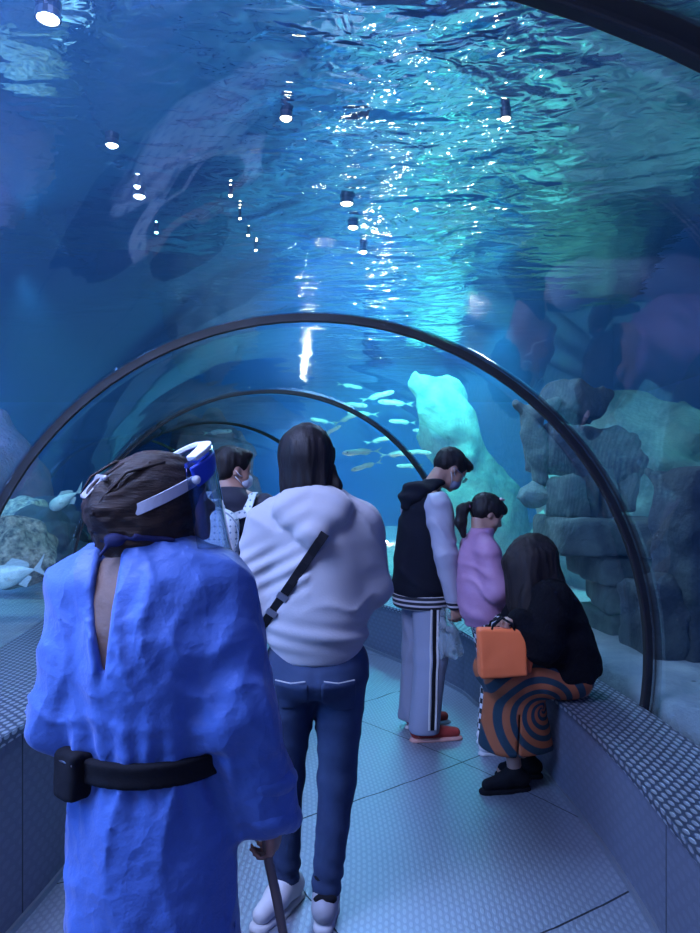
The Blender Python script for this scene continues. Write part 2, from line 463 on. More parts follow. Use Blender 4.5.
quad_box('ground_tank', (TX0, TY0, -.35), (TX1, TY1, -.13), M_SAND)

# water surface seen from below: a rippled mirror beyond the critical angle
def water_mat():
    m = bpy.data.materials.new('water surface'); m.use_nodes = True; nt = m.node_tree; nt.nodes.clear()
    out = N(nt, 'ShaderNodeOutputMaterial'); g = N(nt, 'ShaderNodeBsdfGlass', IOR=1.33, Roughness=.0)
    g.inputs['Color'].default_value = (.82,.93,1,1)
    tc = N(nt, 'ShaderNodeTexCoord')
    def ns(sc_, det, st):
        mp = N(nt, 'ShaderNodeMapping'); mp.inputs['Scale'].default_value = st; mp.inputs['Rotation'].default_value = (0, 0, .35)
        nt.links.new(tc.outputs['Object'], mp.inputs[0])
        n = N(nt, 'ShaderNodeTexNoise', Scale=sc_, Detail=det, Distortion=.6); nt.links.new(mp.outputs[0], n.inputs['Vector']); return n.outputs['Fac']
    h = math_(nt, 'ADD', math_(nt, 'MULTIPLY', ns(1.3, 2., (1, 1.7, 1)), 1.), math_(nt, 'MULTIPLY', ns(5.5, 2., (1, 1.5, 1)), .22))
    sx = N(nt, 'ShaderNodeSeparateXYZ'); nt.links.new(tc.outputs['Object'], sx.inputs[0])
    # choppy over the walkway where the pumps stir it, calm towards the tank's sides
    q = math_(nt, 'MULTIPLY', math_(nt, 'SUBTRACT', sx.outputs[0], .40), 1.05); q = math_(nt, 'EXPONENT', math_(nt, 'MULTIPLY', math_(nt, 'MULTIPLY', q, q), -1.))
    h = math_(nt, 'MULTIPLY', h, math_(nt, 'ADD', math_(nt, 'MULTIPLY', q, .95), .05))
    bp = N(nt, 'ShaderNodeBump', Strength=1., Distance=.12); nt.links.new(h, bp.inputs['Height']); nt.links.new(bp.outputs[0], g.inputs['Normal'])
    nt.links.new(g.outputs[0], out.inputs[0]); return m
me = mesh([(TX0, TY0, TZ), (TX1, TY0, TZ), (TX1, TY1, TZ), (TX0, TY1, TZ)], [(0, 1, 2, 3)])
o = link('water', me, water_mat(), None, False); o['kind'] = 'structure'
quad_box('ceiling', (TX0, TY0, 5.2), (TX1, TY1, 5.4), mat('hall ceiling', (.03,.05,.12), .8))

# faintly cloudy water fills the tank around the tunnel
def haze():
    m = bpy.data.materials.new('tank haze'); m.use_nodes = True; nt = m.node_tree; nt.nodes.clear()
    out = N(nt, 'ShaderNodeOutputMaterial'); v = N(nt, 'ShaderNodeVolumeScatter', Density=.062, Anisotropy=.2); v.inputs['Color'].default_value = (.10,.38,.95,1)
    nt.links.new(v.outputs[0], out.inputs['Volume'])
    x0, x1, y0, y1, z0, z1 = TX0+.05, TX1-.05, TY0+.05, TY1-.05, -.1, TZ-.02
    V = [(x, y, z) for x in (x0, x1) for y in (y0, y1) for z in (z0, z1)]
    Fc = [(0,1,3,2),(4,6,7,5),(0,4,5,1),(2,3,7,6),(0,2,6,4),(1,5,7,3)]
    b = len(V); ns = 90; prof = arc(RAD+.055, -.05, 40); K = len(prof); sa, sb = s_of_y(TY0+1.2), SEND+.05
    for i in range(ns):
        s = sa+(sb-sa)*i/(ns-1); p, t = at_s(s); r = np.array([t[1], -t[0]])
        for (o_, z) in prof: q = p+r*o_; V.append((q[0], q[1], z))
    for i in range(ns-1):
        for k in range(K): j = (k+1) % K; Fc.append((b+i*K+k, b+i*K+j, b+(i+1)*K+j, b+(i+1)*K+k))
    Fc += [tuple(b+k for k in range(K))[::-1], tuple(b+(ns-1)*K+k for k in range(K))]
    return tag(link('water_haze', mesh(V, Fc), m, None, False), 'cloudy blue water filling the tank around the acrylic tunnel', 'water', None, 'stuff')
haze()
# ------------------------------------------------------------------ rocks, ruins, corals, fish
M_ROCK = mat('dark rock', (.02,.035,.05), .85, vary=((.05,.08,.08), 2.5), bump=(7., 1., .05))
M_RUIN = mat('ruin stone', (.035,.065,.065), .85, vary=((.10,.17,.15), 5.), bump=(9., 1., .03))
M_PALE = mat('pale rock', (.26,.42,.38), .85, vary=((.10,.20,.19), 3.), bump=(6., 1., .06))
M_CORAL = mat('coral', (.04,.07,.06), .85, vary=((.50,.58,.42), 24.), bump=(30., 1., .02))
M_REEF = mat('reddish reef', (.10,.07,.10), .9, vary=((.26,.13,.15), 4.), bump=(12., 1., .04))
def W(px, py, d): return ((px-350)/700*d, d, 1.5+(485-py)/700*d)
def rock(name, c, r, label, cat, m, group=None, seed=0, amp=.12, h=.035, s=2.2, M=None, kind=ell, rnd=.05, parent=None):
    f = ell((0,0,0), r, M) if kind is ell else box((0,0,0), r, rnd, M)
    f2 = lambda P: f(P)-amp*fbm([P[0]+seed*3, P[1], P[2]], s, seed, 4)
    e = max(r)*1.1+amp*1.5+.05
    hi = [e]*3 if M is not None else [q+amp*1.8+.06 for q in r]
    o = sdf(name, f2, [-q for q in hi], hi, h, m, parent); o.location = c
    return tag(o, label, cat, group)

# ruin: stacked weathered slabs to the right
RU = 'stone blocks of the sunken ruin'
def block(px, py, w, hpx, d, label, seed, dep=.3, rz=0, m=M_RUIN, rx=0, amp=.014, name='stone_block'):
    c = W(px, py, d); k = d/700
    M = rotm(rz, 0, rx)
    o = rock(name, c, (w*k/2, dep, hpx*k/2), label, 'stone block', m, RU, seed, amp, .022, 5., M if (rz or rx) else None, box, .02)
    return o
blk = [
 (608, 690, 105, 34, 5.0, 'broad lowest ruin block half sunk in the sand behind the seated woman', 1, .42, 8),
 (612, 655, 84, 36, 5.0, 'squat ruin block resting on the broad lowest one', 2, .36, -6),
 (622, 622, 66, 30, 5.0, 'ruin block third up from the sand, set back under a thin ledge', 3, .34, 4),
 (626, 592, 62, 30, 5.0, 'ruin block fourth up from the sand with a pale worn top edge', 4, .33, -5),
 (618, 566, 74, 26, 5.0, 'ruin block directly under the long overhanging slab', 5, .36, 3),
 (598, 534, 104, 34, 5.0, 'long overhanging stone slab with a pale lip near the ruin top', 6, .42, -2),
]
for b in blk: block(*b)
block(566, 498, 26, 42, 4.95, 'rounded pale green boulder at the end of the overhanging slab', 7, .16, 20, M_RUIN, 0, .04)
for i, (px, w, hh, rx, lb) in enumerate(((590, 14, 50, 5, 'leaning stone post beside the rounded green boulder on the slab'),
     (606, 15, 56, -6, 'middle stone post standing on the overhanging slab'), (624, 16, 48, 4, 'outermost stone post on the overhanging slab, near the black arch'))):
    block(px, 494-2*i, w, hh, 5.05, lb, 11+i, .11, 10*i, M_RUIN, rx, .02, 'stone_post')
block(580, 452, 92, 48, 5.25, 'dark rough lintel stone lying across the ruin posts', 15, .3, 6, M_ROCK, 6, .06, 'stone_lintel')
block(572, 402, 46, 34, 5.3, 'jagged dark stone topping the ruin above the lintel', 16, .2, 25, M_ROCK, 20, .07)
# broken carved column hanging at the ruin's edge: shaft, capital
t = empty('carved_column', W(540, 452, 5.1), 'pale broken carved column with a flared foot hanging on the ruin edge', 'column', RU)
f = un(.03, cap((0,0,-.17), (-.05,0,.26), .07, .10), cap((-.05,0,.26), (-.16,0,.34), .07, .04), cap((.0,0,.3), (.12,0,.38), .06, .05))
sdf('shaft', rough_(f, .03, 9, 3), (-.4,-.2,-.3), (.4,.2,.55), .018, M_RUIN, t)
f = un(.02, cap((-.02,0,-.24), (-.04,0,-.30), .05, .12), box((-.03,0,-.33), (.13,.09,.02), .01))
sdf('capital', rough_(f, .012, 12, 5), (-.3,-.2,-.45), (.3,.2,-.1), .016, M_PALE, t)

# lower ruin pieces towards the near arch; tall pier imitates a dark reflection
NB = 'dark stones beside the near arch'
for i, (px, py, w, hh, d, lb) in enumerate((
    (655, 640, 40, 120, 4.3, 'upright dark stone slab just outside the black arch, behind the stacked blocks'),
    (694, 585, 62, 230, 4.3, 'tall dark pier standing in for a dark reflection at the frame edge'),
    (668, 700, 60, 40, 3.9, 'low dark stone at the foot of the tall pier, half buried in sand'))):
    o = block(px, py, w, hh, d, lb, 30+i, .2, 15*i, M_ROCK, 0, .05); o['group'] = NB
# pale lit rocks
PR = 'pale rock faces lit teal'
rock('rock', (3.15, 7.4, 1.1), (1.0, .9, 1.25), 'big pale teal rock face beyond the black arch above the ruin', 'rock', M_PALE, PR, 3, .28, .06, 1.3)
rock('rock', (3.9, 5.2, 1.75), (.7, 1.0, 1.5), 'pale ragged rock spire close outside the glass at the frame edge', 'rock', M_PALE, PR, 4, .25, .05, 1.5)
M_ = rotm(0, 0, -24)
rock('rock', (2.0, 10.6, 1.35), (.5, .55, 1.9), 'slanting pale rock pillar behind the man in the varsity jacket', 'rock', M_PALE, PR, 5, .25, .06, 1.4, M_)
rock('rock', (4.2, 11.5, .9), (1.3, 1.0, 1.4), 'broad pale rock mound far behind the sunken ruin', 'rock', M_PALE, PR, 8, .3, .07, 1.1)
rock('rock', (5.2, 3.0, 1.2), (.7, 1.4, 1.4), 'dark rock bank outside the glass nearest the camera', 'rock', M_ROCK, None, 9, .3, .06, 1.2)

# reef on the other side
RF = 'reef mounds beyond the tall bench'
def coral(px, py, d, r, lab, seed, m=M_CORAL, name='coral_mound', zr=.8):
    rnd_ = random.Random(seed); fs = [ell((0,0,0), (r*.85, r*.7, r*zr*.85))]
    for i in range(34):
        a, b = rnd_.uniform(0, 6.28), rnd_.uniform(-.2, 1.5)
        p = (r*.85*math.cos(a)*math.cos(b), r*.7*math.sin(a)*math.cos(b), r*zr*.85*math.sin(b)); q = r*rnd_.uniform(.1, .22)
        fs.append(ell(p, (q, q, q*.8)))
    f = un(.03, *fs); f2 = lambda P: f(P)-.05*r*fbm(P, 9, seed, 3)
    o = sdf(name, f2, (-r*1.3,)*3, (r*1.3,)*3, max(.02, r/32), m); o.location = W(px, py, d); return tag(o, lab, 'coral', RF)
coral(12, 556, 5.2, .36, 'knobbly pale green coral mound beyond the tall bench, nearest the frame edge', 1)
coral(36, 548, 6.4, .46, 'dark knobbly coral mound behind the fish over the tall bench', 2, M_ROCK)
coral(22, 530, 7.0, .42, 'small speckled coral head between the two pale fish', 5)
coral(45, 545, 7.6, .5, 'tall dark coral heap next to the head of the person in the blue gown', 3, M_ROCK, zr=1.1)
rock('reef_rock', (-4.85, 8.4, 1.0), (1.1, 1.1, 1.35), 'wide dark reddish reef rock rising behind the coral mounds', 'rock', M_REEF, RF, 12, .35, .07, 1.2)
rock('reef_rock', (-3.0, 15.2, 1.2), (1.2, .9, 1.7), 'dark reef peak behind the second black arch', 'rock', M_REEF, RF, 13, .35, .07, 1.2)
rock('reef_rock', (-4.2, 4.2, .45), (.9, 1.1, .55), 'low dark reef rock in the sand at the frame edge', 'rock', M_ROCK, RF, 14, .2, .05, 1.6)

# fish
M_FISH = mat('pale fish skin', (.70,1.,.88), .3, spec=.8, vary=((.35,.62,.62), 9.), bump=(60., .3, .002))
M_SILV = mat('silver fish skin', (.85,.95,.85), .25, .1, vary=((.5,.62,.6), 5.), bump=(60., .3, .002))
M_FIN = mat('fin', (.42,.62,.6), .4, bump=(60., .6, .002, (1,1,6)))
M_EYE = mat('eye', (.01,.01,.015), .08)
def fish(name, loc, L, deep, rz, ry, lab, m=M_FISH, grp=None, long_tail=False):
    """swims along local +x; deep = body depth / length"""
    t = empty(name, loc, lab, 'fish', grp); t.rotation_euler = (0, ry, rz)
    V = []; Fc = []; n, k = 22, 14
    for i in range(n+1):
        u = i/n; x = (.5-u*.82)*L
        hh = deep*L*.5*(math.sin(math.pi*min(1, u**.62*1.0))**.8*.96+.07*(1-u)+.0) if u < .999 else deep*L*.05
        hh = max(hh, deep*L*.06); w = hh*.42
        if i == 0: hh = w = L*.004
        for j in range(k):
            a = 2*math.pi*j/k; V.append((x, w*math.cos(a), hh*math.sin(a)))
    for i in range(n):
        for j in range(k): Fc.append((i*k+j, i*k+(j+1) % k, (i+1)*k+(j+1) % k, (i+1)*k+j))
    Fc += [tuple(range(k))[::-1], tuple(n*k+j for j in range(k))]
    body = link('body', mesh(V, Fc), m, t); s = body.modifiers.new('s', 'SUBSURF'); s.levels = s.render_levels = 1
    def fin(nm, pts, th=.006, par=t):
        q = [Vector((p[0]*L, p[1]*L, p[2]*L)) for p in pts]; m_ = len(q); nrm = (q[1]-q[0]).cross(q[2]-q[0]).normalized()*th*L
        c = sum(q, Vector())/m_
        VV = q+[c+nrm, c-nrm]; FF = [(i, (i+1) % m_, m_) for i in range(m_)]+[((i+1) % m_, i, m_+1) for i in range(m_)]
        return link(nm, mesh(VV, FF), M_FIN, par, False)
    h = deep*.5
    tl = 1.5 if long_tail else 1.
    fin('tail_fin', [(-.30,0,0), (-.40,0,h*.35), (-.50-.08*tl,0,h*.95+.03), (-.44,0,0), (-.50-.05*tl,0,-h*.85-.02), (-.40,0,-h*.35)])
    fin('dorsal_fin', [(.18,0,h*.92), (.0,0,h*1.32), (-.16,0,h*.98), (-.26,0,h*.62), (-.26,0,h*.3), (.1,0,h*.75)])
    fin('anal_fin', [(.0,0,-h*.85), (-.12,0,-h*1.25), (-.26,0,-h*.55), (-.2,0,-h*.3)])
    for s in (-1, 1):
        fin('pectoral_fin', [(.2,s*h*.36,-h*.1), (.08,s*h*.75,-h*.45), (.1,s*h*.5,-h*.1)])
        bpy_e = uvs('eye', (.36*L, s*h*L*.235, h*L*.18), L*.022, M_EYE, t)
    return t
def uvs(name, c, r, m, parent, sc_=(1,1,1)):
    V = []; Fc = []; a, b = 8, 12
    for i in range(a+1):
        for j in range(b):
            t, p = math.pi*i/a, 2*math.pi*j/b; V.append((c[0]+r*sc_[0]*math.sin(t)*math.cos(p), c[1]+r*sc_[1]*math.sin(t)*math.sin(p), c[2]+r*sc_[2]*math.cos(t)))
    for i in range(a):
        for j in range(b): Fc.append((i*b+j, (i+1)*b+j, (i+1)*b+(j+1) % b, i*b+(j+1) % b))
    return link(name, mesh(V, Fc), m, parent)
fish('fish', W(66, 499, 6.1), .33, .36, R(180), R(30), 'pale aqua fish with a long thin tail nosing down towards the coral', M_FISH, None, True)
fish('fish', W(16, 574, 4.75), .40, .42, R(176), R(14), 'pale aqua fish cut by the frame edge, low over the sand', M_FISH)
SG = 'silver fish schooling behind the man in the varsity jacket'
sch = [(378,396,10,.42,14,0),(352,405,10,.40,-6,0),(395,403,10.5,.45,5,180),(348,418,9.6,.36,22,0),(362,414,10.2,.40,4,180),(330,432,9.4,.30,30,0),
       (402,422,10.4,.36,2,180),(361,452,9.0,.44,-4,180),(366,466,9.0,.36,-16,180),(398,454,9.6,.42,4,0),(418,452,10.,.34,-5,0),(380,440,11.,.4,12,0),
       (424,431,11.,.32,5,180),(438,444,10.6,.36,18,0),(218,432,10.8,.40,4,0),(322,421,11.6,.36,8,180),(409,466,11.,.36,0,180),(350,386,11.5,.36,-8,0)]
for i, (px, py, d, L, rr, flip) in enumerate(sch):
    where = ('long silver fish in the school, swimming nearest the ceiling of water', 'silver fish swimming high beside the slanting pale rock', 'slim silver fish in the middle rows of the school',
             'silver fish tilted steeply in the school above the hoodie', 'silver fish lowest in the school, over open blue water')
    lb = ['topmost long silver fish of the school, rising towards the arch', 'silver fish just below the topmost one, dipping slightly', 'silver fish level with the topmost pair, nearer the slanting rock',
          'steeply tilted silver fish right of the dark hair above the hoodie', 'slim level silver fish in the midst of the school', 'small silver fish beside the crown of the hoodie wearer',
          'silver fish facing away towards the slanting rock, mid height', 'long pale silver fish low in the school over open blue water', 'lowest silver fish of the school, nosing downwards',
          'silver fish above the open blue water, near the third arch', 'short silver fish close to the black-haired man with glasses', 'faint distant silver fish between the upper and lower rows',
          'small faint silver fish next to the slanting rock', 'tilted silver fish directly above the man with glasses', 'lone silver fish seen over the head of the backpack wearer',
          'faint silver fish above the hoodie wearer\'s hair', 'faint silver fish low and far, beside the man with glasses', 'faint silver fish highest of the distant ones'][i]
    fish('fish', W(px, py, d), L*1.15, .15, R(flip+random.uniform(-18, 18)), -R(rr), lb, M_SILV, SG)

# ------------------------------------------------------------------ people
M_SKIN = mat('skin', (.36,.20,.15), .5, bump=(90., .15, .002))
M_HAIR = mat('black hair', (.006,.005,.006), .55, spec=.25, vary=((.014,.011,.013), 40., (1,1,.08)), bump=(120., .6, .004, (1,1,.06)))
M_LIP = mat('lips', (.42,.16,.14), .45)
M_WHITE = mat('white cloth', (.7,.7,.72), .8)
M_BLACK = mat('black cloth', (.008,.008,.012), .9, spec=.2, bump=(220., .4, .002))
M_RUB = mat('rubber sole', (.55,.56,.58), .6)

def head_f(c, M, s=1., jaw=1.):
    T = lambda v: np.array(c)+M @ (np.array(v, float)*s)
    E = lambda v, r: ell(T(v), [q*s for q in r], M)
    C = lambda a, b, ra, rb: cap(T(a), T(b), ra*s, rb*s)
    f = un(.03*s, E((0,-.012,.025), (.074,.092,.088)), E((0,.030,-.045), (.056*jaw,.058,.072)), E((0,.052,.03), (.058,.040,.05)))
    f = un(.012*s, f, C((0,.088,.005), (0,.108,-.030), .008, .013), C((-.012,.094,-.036), (.012,.094,-.036), .009, .009),
           C((-.03,.080,.022), (.03,.080,.022), .010, .010), C((0,.078,-.095), (0,.082,-.09), .016, .016),
           C((-.014,.090,-.062), (.014,.090,-.062), .0075, .0075), C((-.016,.088,-.070), (.016,.088,-.070), .008, .008),
           E((-.04,.05,-.03), (.025,.03,.03)), E((.04,.05,-.03), (.025,.03,.03)))
    for q in (-1, 1):
        f = sub(f, E((q*.032,.098,.004), (.018,.016,.012)), .01)
        f = un(.006, f, E((q*.075,-.008,-.008), (.010,.020,.031)))
        f = sub(f, E((q*.086,-.002,-.006), (.006,.010,.017)), .004)
    return f
def face_bits(t, c, M, s=1.):
    T = lambda v: np.array(c)+M @ (np.array(v, float)*s)
    for q in (-1, 1):
        e = uvs('eye', T((q*.032,.077,.003)), .0125*s, M_EYEW, t)
        uvs('iris', T((q*.032,.0835,.003)), .0068*s, M_EYE, e)
M_EYEW = mat('eye white', (.6,.6,.62), .2)

def hand_prims(w, d, nrm, s=1., curl=.4, side=1):
    """w wrist, d direction of the hand, nrm palm normal (fingers curl towards it), side which edge carries the thumb"""
    d = np.array(d, float); d /= np.linalg.norm(d); n = np.array(nrm, float); n -= d*(n @ d); n /= np.linalg.norm(n)
    l = np.cross(d, n)*side; w = np.array(w, float); fs = []
    kn = []
    for i, (o, L, r) in enumerate(((.030,.072,.0082),(.010,.080,.0086),(-.010,.074,.0082),(-.029,.058,.0074))):
        k0 = w+(d*.083-abs(o)*.15*d+l*o)*s; fs.append(cap(w+l*o*.6*s+d*.008*s, k0, .014*s, .0105*s)); kn.append(k0)
        p = k0; ang = 0
        for seg in (.45, .32, .25):
            ang += curl*(1+.12*i); dd = d*math.cos(ang)+n*math.sin(ang)+l*o*1.2
            q = p+dd*L*seg*s; fs.append(cap(p, q, r*s, r*.93*s)); p = q
    palm = un(.012, *fs[::4])
    th0 = w+(d*.022+l*.022+n*.004)*s; th1 = th0+(d*.030+l*.028+n*.016)*s; th2 = th1+(d*.030+l*.008+n*.012)*s; th3 = th2+(d*.022+n*.010)*s
    out = [un(.010, palm, cap(th0, th1, .015*s, .0105*s), cap(th1, th2, .0105*s, .009*s), cap(th2, th3, .009*s, .0075*s))]
    rest = [g for i, g in enumerate(fs) if i % 4]
    return un(.004, out[0], *rest)

def human(t, J, lv, s=1., bbox=None, h=.011, m=None, jaw=1.):
    """one continuous body from the joints; lv = torso levels"""
    M = J['hm']; hd = head_f(J['head'], M, s, jaw)
    nb = J['neck']; nt = np.array(J['head'])+M @ np.array((0,-.035,-.06))*s
    fs = [loft(lv, .02), cap(nb, nt, .058*s, .052*s)]
    for q in 'LR':
        fs.append(un(.01, cap(J['sh'+q], J['el'+q], .048*s, .040*s), cap(J['el'+q], J['wr'+q], .040*s, .026*s)))
        fs.append(un(.01, cap(J['hip'+q], J['kn'+q], .085*s, .055*s), cap(J['kn'+q], J['an'+q], .053*s, .036*s),
                     cap(J['an'+q], J['to'+q], .036*s, .026*s)))
        fs.append(cap(np.array(nb)+(np.array(J['sh'+q])-nb)*.2, J['sh'+q], .045*s, .048*s))
    body = un(.03*s, *fs)
    f = un(.012, body, hd)
    hs = [hand_prims(J['wr'+q], J['hd'+q], J['hn'+q], s, J.get('curl'+q, .4), J.get('side'+q, 1 if q == 'R' else -1)) for q in 'LR']
    f = un(.008, f, *hs)
    lo, hi = bbox
    b = sdf('body', f, lo, hi, h, m or M_SKIN, t)
    face_bits(t, J['head'], M, s); return b

def leg(J, q, r, k=.03, s=1.):
    return un(k, cap(J['hip'+q], J['kn'+q], r[0], r[1]), cap(J['kn'+q], J['an'+q], r[1], r[2]))
def arm(J, q, r, k=.03, sq=None, end=None):
    w = np.array(J['wr'+q], float) if end is None else np.array(J['el'+q], float)+(np.array(J['wr'+q], float)-J['el'+q])*end
    return un(k, cap(J['sh'+q], J['el'+q], r[0], r[1]), cap(J['el'+q], w, r[1], r[2]))
def shoe(t, name, an, to, m, ms=None, s=1., label=None, sole_h=.022):
    """shoe round the ankle an pointing to to (both at floor level z=0)"""
    a = np.array(an, float); b = np.array(to, float); a[2] = b[2] = 0; d = b-a; L = np.linalg.norm(d); d /= L; l = np.array((d[1], -d[0], 0))
    A = lambda x, y, z: a+d*x+l*y+np.array((0,0,z))
    up = un(.03, cap(A(-.045*s,0,.055*s), A(.05*s,0,.058*s), .036*s, .038*s), cap(A(.05*s,0,.055*s), A(L,0,.040*s), .040*s, .030*s), cap(A(-.02*s,0,.06*s), A(0,0,.10*s), .040*s, .042*s))
    up = inter(up, plane((0,0,-1), -.012))
    so = un(.02, cap(A(-.05*s,0,.0), A(.05*s,0,.0), .036*s, .040*s), cap(A(.05*s,0,.0), A(L+.01,0,.0), .042*s, .036*s))
    so = inter(inter(so, plane((0,0,-1), 0)), plane((0,0,1), sole_h))
    p = np.array([A(-.12,-.1,0), A(-.12,.1,0), A(L+.08,-.1,0), A(L+.08,.1,0)]); lo = p.min(0)-.01; hi = p.max(0)+.01; lo[2] = -.02; hi[2] = .18
    o = sdf(name, up, lo, hi, .007, m, t, label); sdf('sole', so, lo, hi, .007, ms or M_RUB, o)
    for k in range(4):
        c = A(.045*s+.02*k*s, 0, (.098-.009*k)*s)
        tube('shoelace', [c-l*.024*s-np.array((0,0,.006)), c+np.array((0,0,.002)), c+l*.024*s-np.array((0,0,.006))], .0028, ms or M_RUB, o, 6)
    return o
def strands(P, s=1.): return vnoise([P[0]*90, P[1]*90, P[2]*9], 1, 4)+.6*vnoise([P[0]*40, P[1]*40, P[2]*5], 1, 8)

# ================= A: person in the blue gown =================
tA = empty('person', (-.440, 1.56, 0), 'person in a blue protective gown with face shield and black waist belt, seen from behind', 'person')
HA = rotm(-62, 8, 4); cA = (.026, .02, 1.462)
JA = dict(hm=HA, head=cA, neck=(0,-.01,1.34), shL=(-.155,0,1.27), elL=(-.180,-.01,.99), wrL=(-.14,.19,.93), hdL=(.25,.9,.1), hnL=(.6,0,-.6),
          shR=(.155,0,1.27), elR=(.192,-.03,1.01), wrR=(.262,.02,.755), hdR=(.10,.10,-1), hnR=(-1,.25,0), curlR=.75, curlL=.3,
          hipL=(-.066,0,.82), knL=(-.095,.03,.44), anL=(-.10,-.05,.08), toL=(-.11,.10,.03), hipR=(.066,0,.82), knR=(.09,.10,.45), anR=(.09,.06,.08), toR=(.10,.21,.03))
lvA = [(.78,0,0,.11,.09),(.86,0,0,.13,.10),(.98,0,0,.13,.10),(1.12,0,0,.13,.10),(1.25,0,0,.15,.10),(1.31,0,0,.12,.075),(1.35,0,0,.05,.05)]
human(tA, JA, lvA, .96, ((-.36,-.3,-.02),(.38,.42,1.6)), .011)
M_GOWN = mat('blue gown cloth', (.052,.125,.41), .5, spec=.35, vary=((.068,.155,.50), 5.), bump=(34., .5, .008), sheen=.2, crumple=(13., .012))
def gcrease(P):
    up = np.clip((P[2]-.9)/.1, 0, 1)
    a = folds((1,0,.35), 30, .015, 2, 5, 3.2, None, True)(P)*(.35+.65*up)
    b = folds((.5,.2,1), 26, .015, 5, 6, 4., None, True)(P)*up
    c = folds((1,.15,.05), 30, .030, 7, 3., 2., None, True)(P)*(1-up)
    pinch = np.exp(-((P[2]-.92)/.09)**2)*np.sin(np.arctan2(P[1], P[0])*17+vnoise(P, 5, 3)*3)*.007*np.clip(np.abs(P[2]-.905)/.035, 0, 1)
    return a+b+c+pinch+.004*fbm(P, 16, 3)
gt = loft([(.34,0,.0,.205,.17),(.55,0,.0,.195,.165),(.75,0,0,.182,.155),(.84,.0,0,.172,.145),(.905,0,0,.150,.125),(.97,0,-.005,.160,.138),(1.1,-.002,-.01,.178,.150),(1.2,0,-.01,.180,.145),(1.27,0,-.008,.172,.13),(1.325,0,-.005,.145,.105),(1.365,0,-.005,.095,.080),(1.40,0,-.005,.072,.064)], .01)
def sleeve(J, q, r, end):
    w = np.array(J['el'+q])+(np.array(J['wr'+q])-J['el'+q])*end
    return un(.05, cap(J['sh'+q], J['el'+q], r[0], r[1]), cap(J['el'+q], w, r[1], r[2]))
JA2 = dict(JA); 
gf = un(.05, gt, cap((-.10,0,1.29), (.10,0,1.29), .085), sleeve(JA, 'L', (.078,.080,.062), .85), sleeve(JA, 'R', (.080,.086,.070), .93))
cuffR = cap(np.array(JA['wrR'])+(-.01,0,.02), np.array(JA['wrR'])+(.004,.01,-.03), .062, .058)
gf = disp(gf, gcrease)
slit = lambda P: np.maximum(np.abs(P[0]+.072-.12*(1.36-P[2])*.3)-np.clip(.026*np.sin(np.clip((P[2]-1.10)/.29, 0, 1)*math.pi*.62+.0), 0, 1), np.maximum(P[1]+.05, 1.10-P[2]))
gf2 = sub(gf, slit, .012)
# hollow the skirt and the right cuff
gf2 = sub(gf2, loft([(.2,0,0,.19,.155),(.55,0,0,.18,.15),(.72,0,0,.14,.12)], .01), .01)
gown = sdf('gown', gf2, (-.42,-.30,.32), (.42,.42,1.42), .0075, M_GOWN, tA)
cf = sub(disp(cap(np.array(JA['wrR'])+(-.016,-.015,.075), np.array(JA['wrR'])+(.004,.008,-.018), .070, .058, (1,1,1)), lambda P: .010*np.sin(P[2]*70+4*vnoise(P, 6, 2))), cap(np.array(JA['wrR']), np.array(JA['wrR'])+(.004,.01,-.09), .045, .055), .01)
sdf('cuff', cf, (.12,-.14,.62), (.40,.2,.98), .006, M_GOWN, gown)
M_BRN = mat('brown shirt', (.20,.13,.11), .8, bump=(40., .4, .006))
sdf('shirt', off(loft([(.95,0,0,.125,.10),(1.1,0,-.01,.150,.118),(1.2,0,-.012,.158,.120),(1.27,0,-.010,.150,.108),(1.325,0,-.005,.12,.085),(1.37,0,-.005,.070,.065)], .01), .006), (-.2,-.17,.93), (.2,.15,1.40), .01, M_BRN, tA)
tie = un(.004, cap((-.085,-.070,1.385), (-.01,-.085,1.392), .009, .010), cap((-.01,-.085,1.392), (.06,-.060,1.382), .010, .006), ell((-.055,-.088,1.385), (.024,.012,.016)), cap((-.06,-.09,1.382), (-.085,-.095,1.350), .006, .004))
sdf('neck_tie', tie, (-.13,-.13,1.29), (.1,-.02,1.42), .005, mat('navy tie', (.008,.012,.08), .8), gown)
sdf('belt', sub(loft([(.880,0,0,.174,.148),(.905,0,0,.172,.146),(.932,0,-.002,.174,.148)], .004), loft([(.8,0,0,.150,.124),(.99,0,0,.150,.124)]), .003), (-.2,-.18,.85), (.2,.18,.96), .006, M_BLACK, tA)
pch = sdf('waist_pouch', un(.012, rough_(box((-.140,-.090,.895), (.038,.028,.050), .012, rotm(-38)), .003, 30, 2), cap((-.17,-.07,.94), (-.12,-.12,.94), .008, .008)), (-.24,-.17,.82), (-.06,.0,.98), .006, M_BLACK, tA)
tube('zip', [(-.175,-.092,.925), (-.15,-.112,.927), (-.128,-.128,.925)], .003, mat('zip steel', (.3,.3,.35), .3, .9), pch, 6)
M_HAIRA = mat('brown black hair', (.007,.005,.006), .5, spec=.3, vary=((.045,.022,.016), 9., (1,1,.3)), bump=(150., .7, .005, (.06,1,1), (0,0,R(-28))))
hcl = lambda v: tuple(np.array(cA)+HA @ np.array(v, float))
hA = un(.035, ell(hcl((0,-.022,.03)), (.090,.112,.088), HA), ell(hcl((.0,-.078,-.012)), (.080,.058,.092), HA), ell(hcl((-.01,-.050,-.075)), (.070,.062,.045), HA), ell(hcl((0,-.130,.000)), (.062,.050,.070), HA), ell(hcl((.03,-.02,-.055)), (.060,.070,.075), HA), ell(hcl((0,-.055,-.095)), (.078,.075,.055), HA), ell(hcl((.0,-.09,-.06)), (.07,.065,.06), HA))
hA = sub(hA, ell(hcl((0,.098,-.05)), (.064,.06,.10), HA), .02)
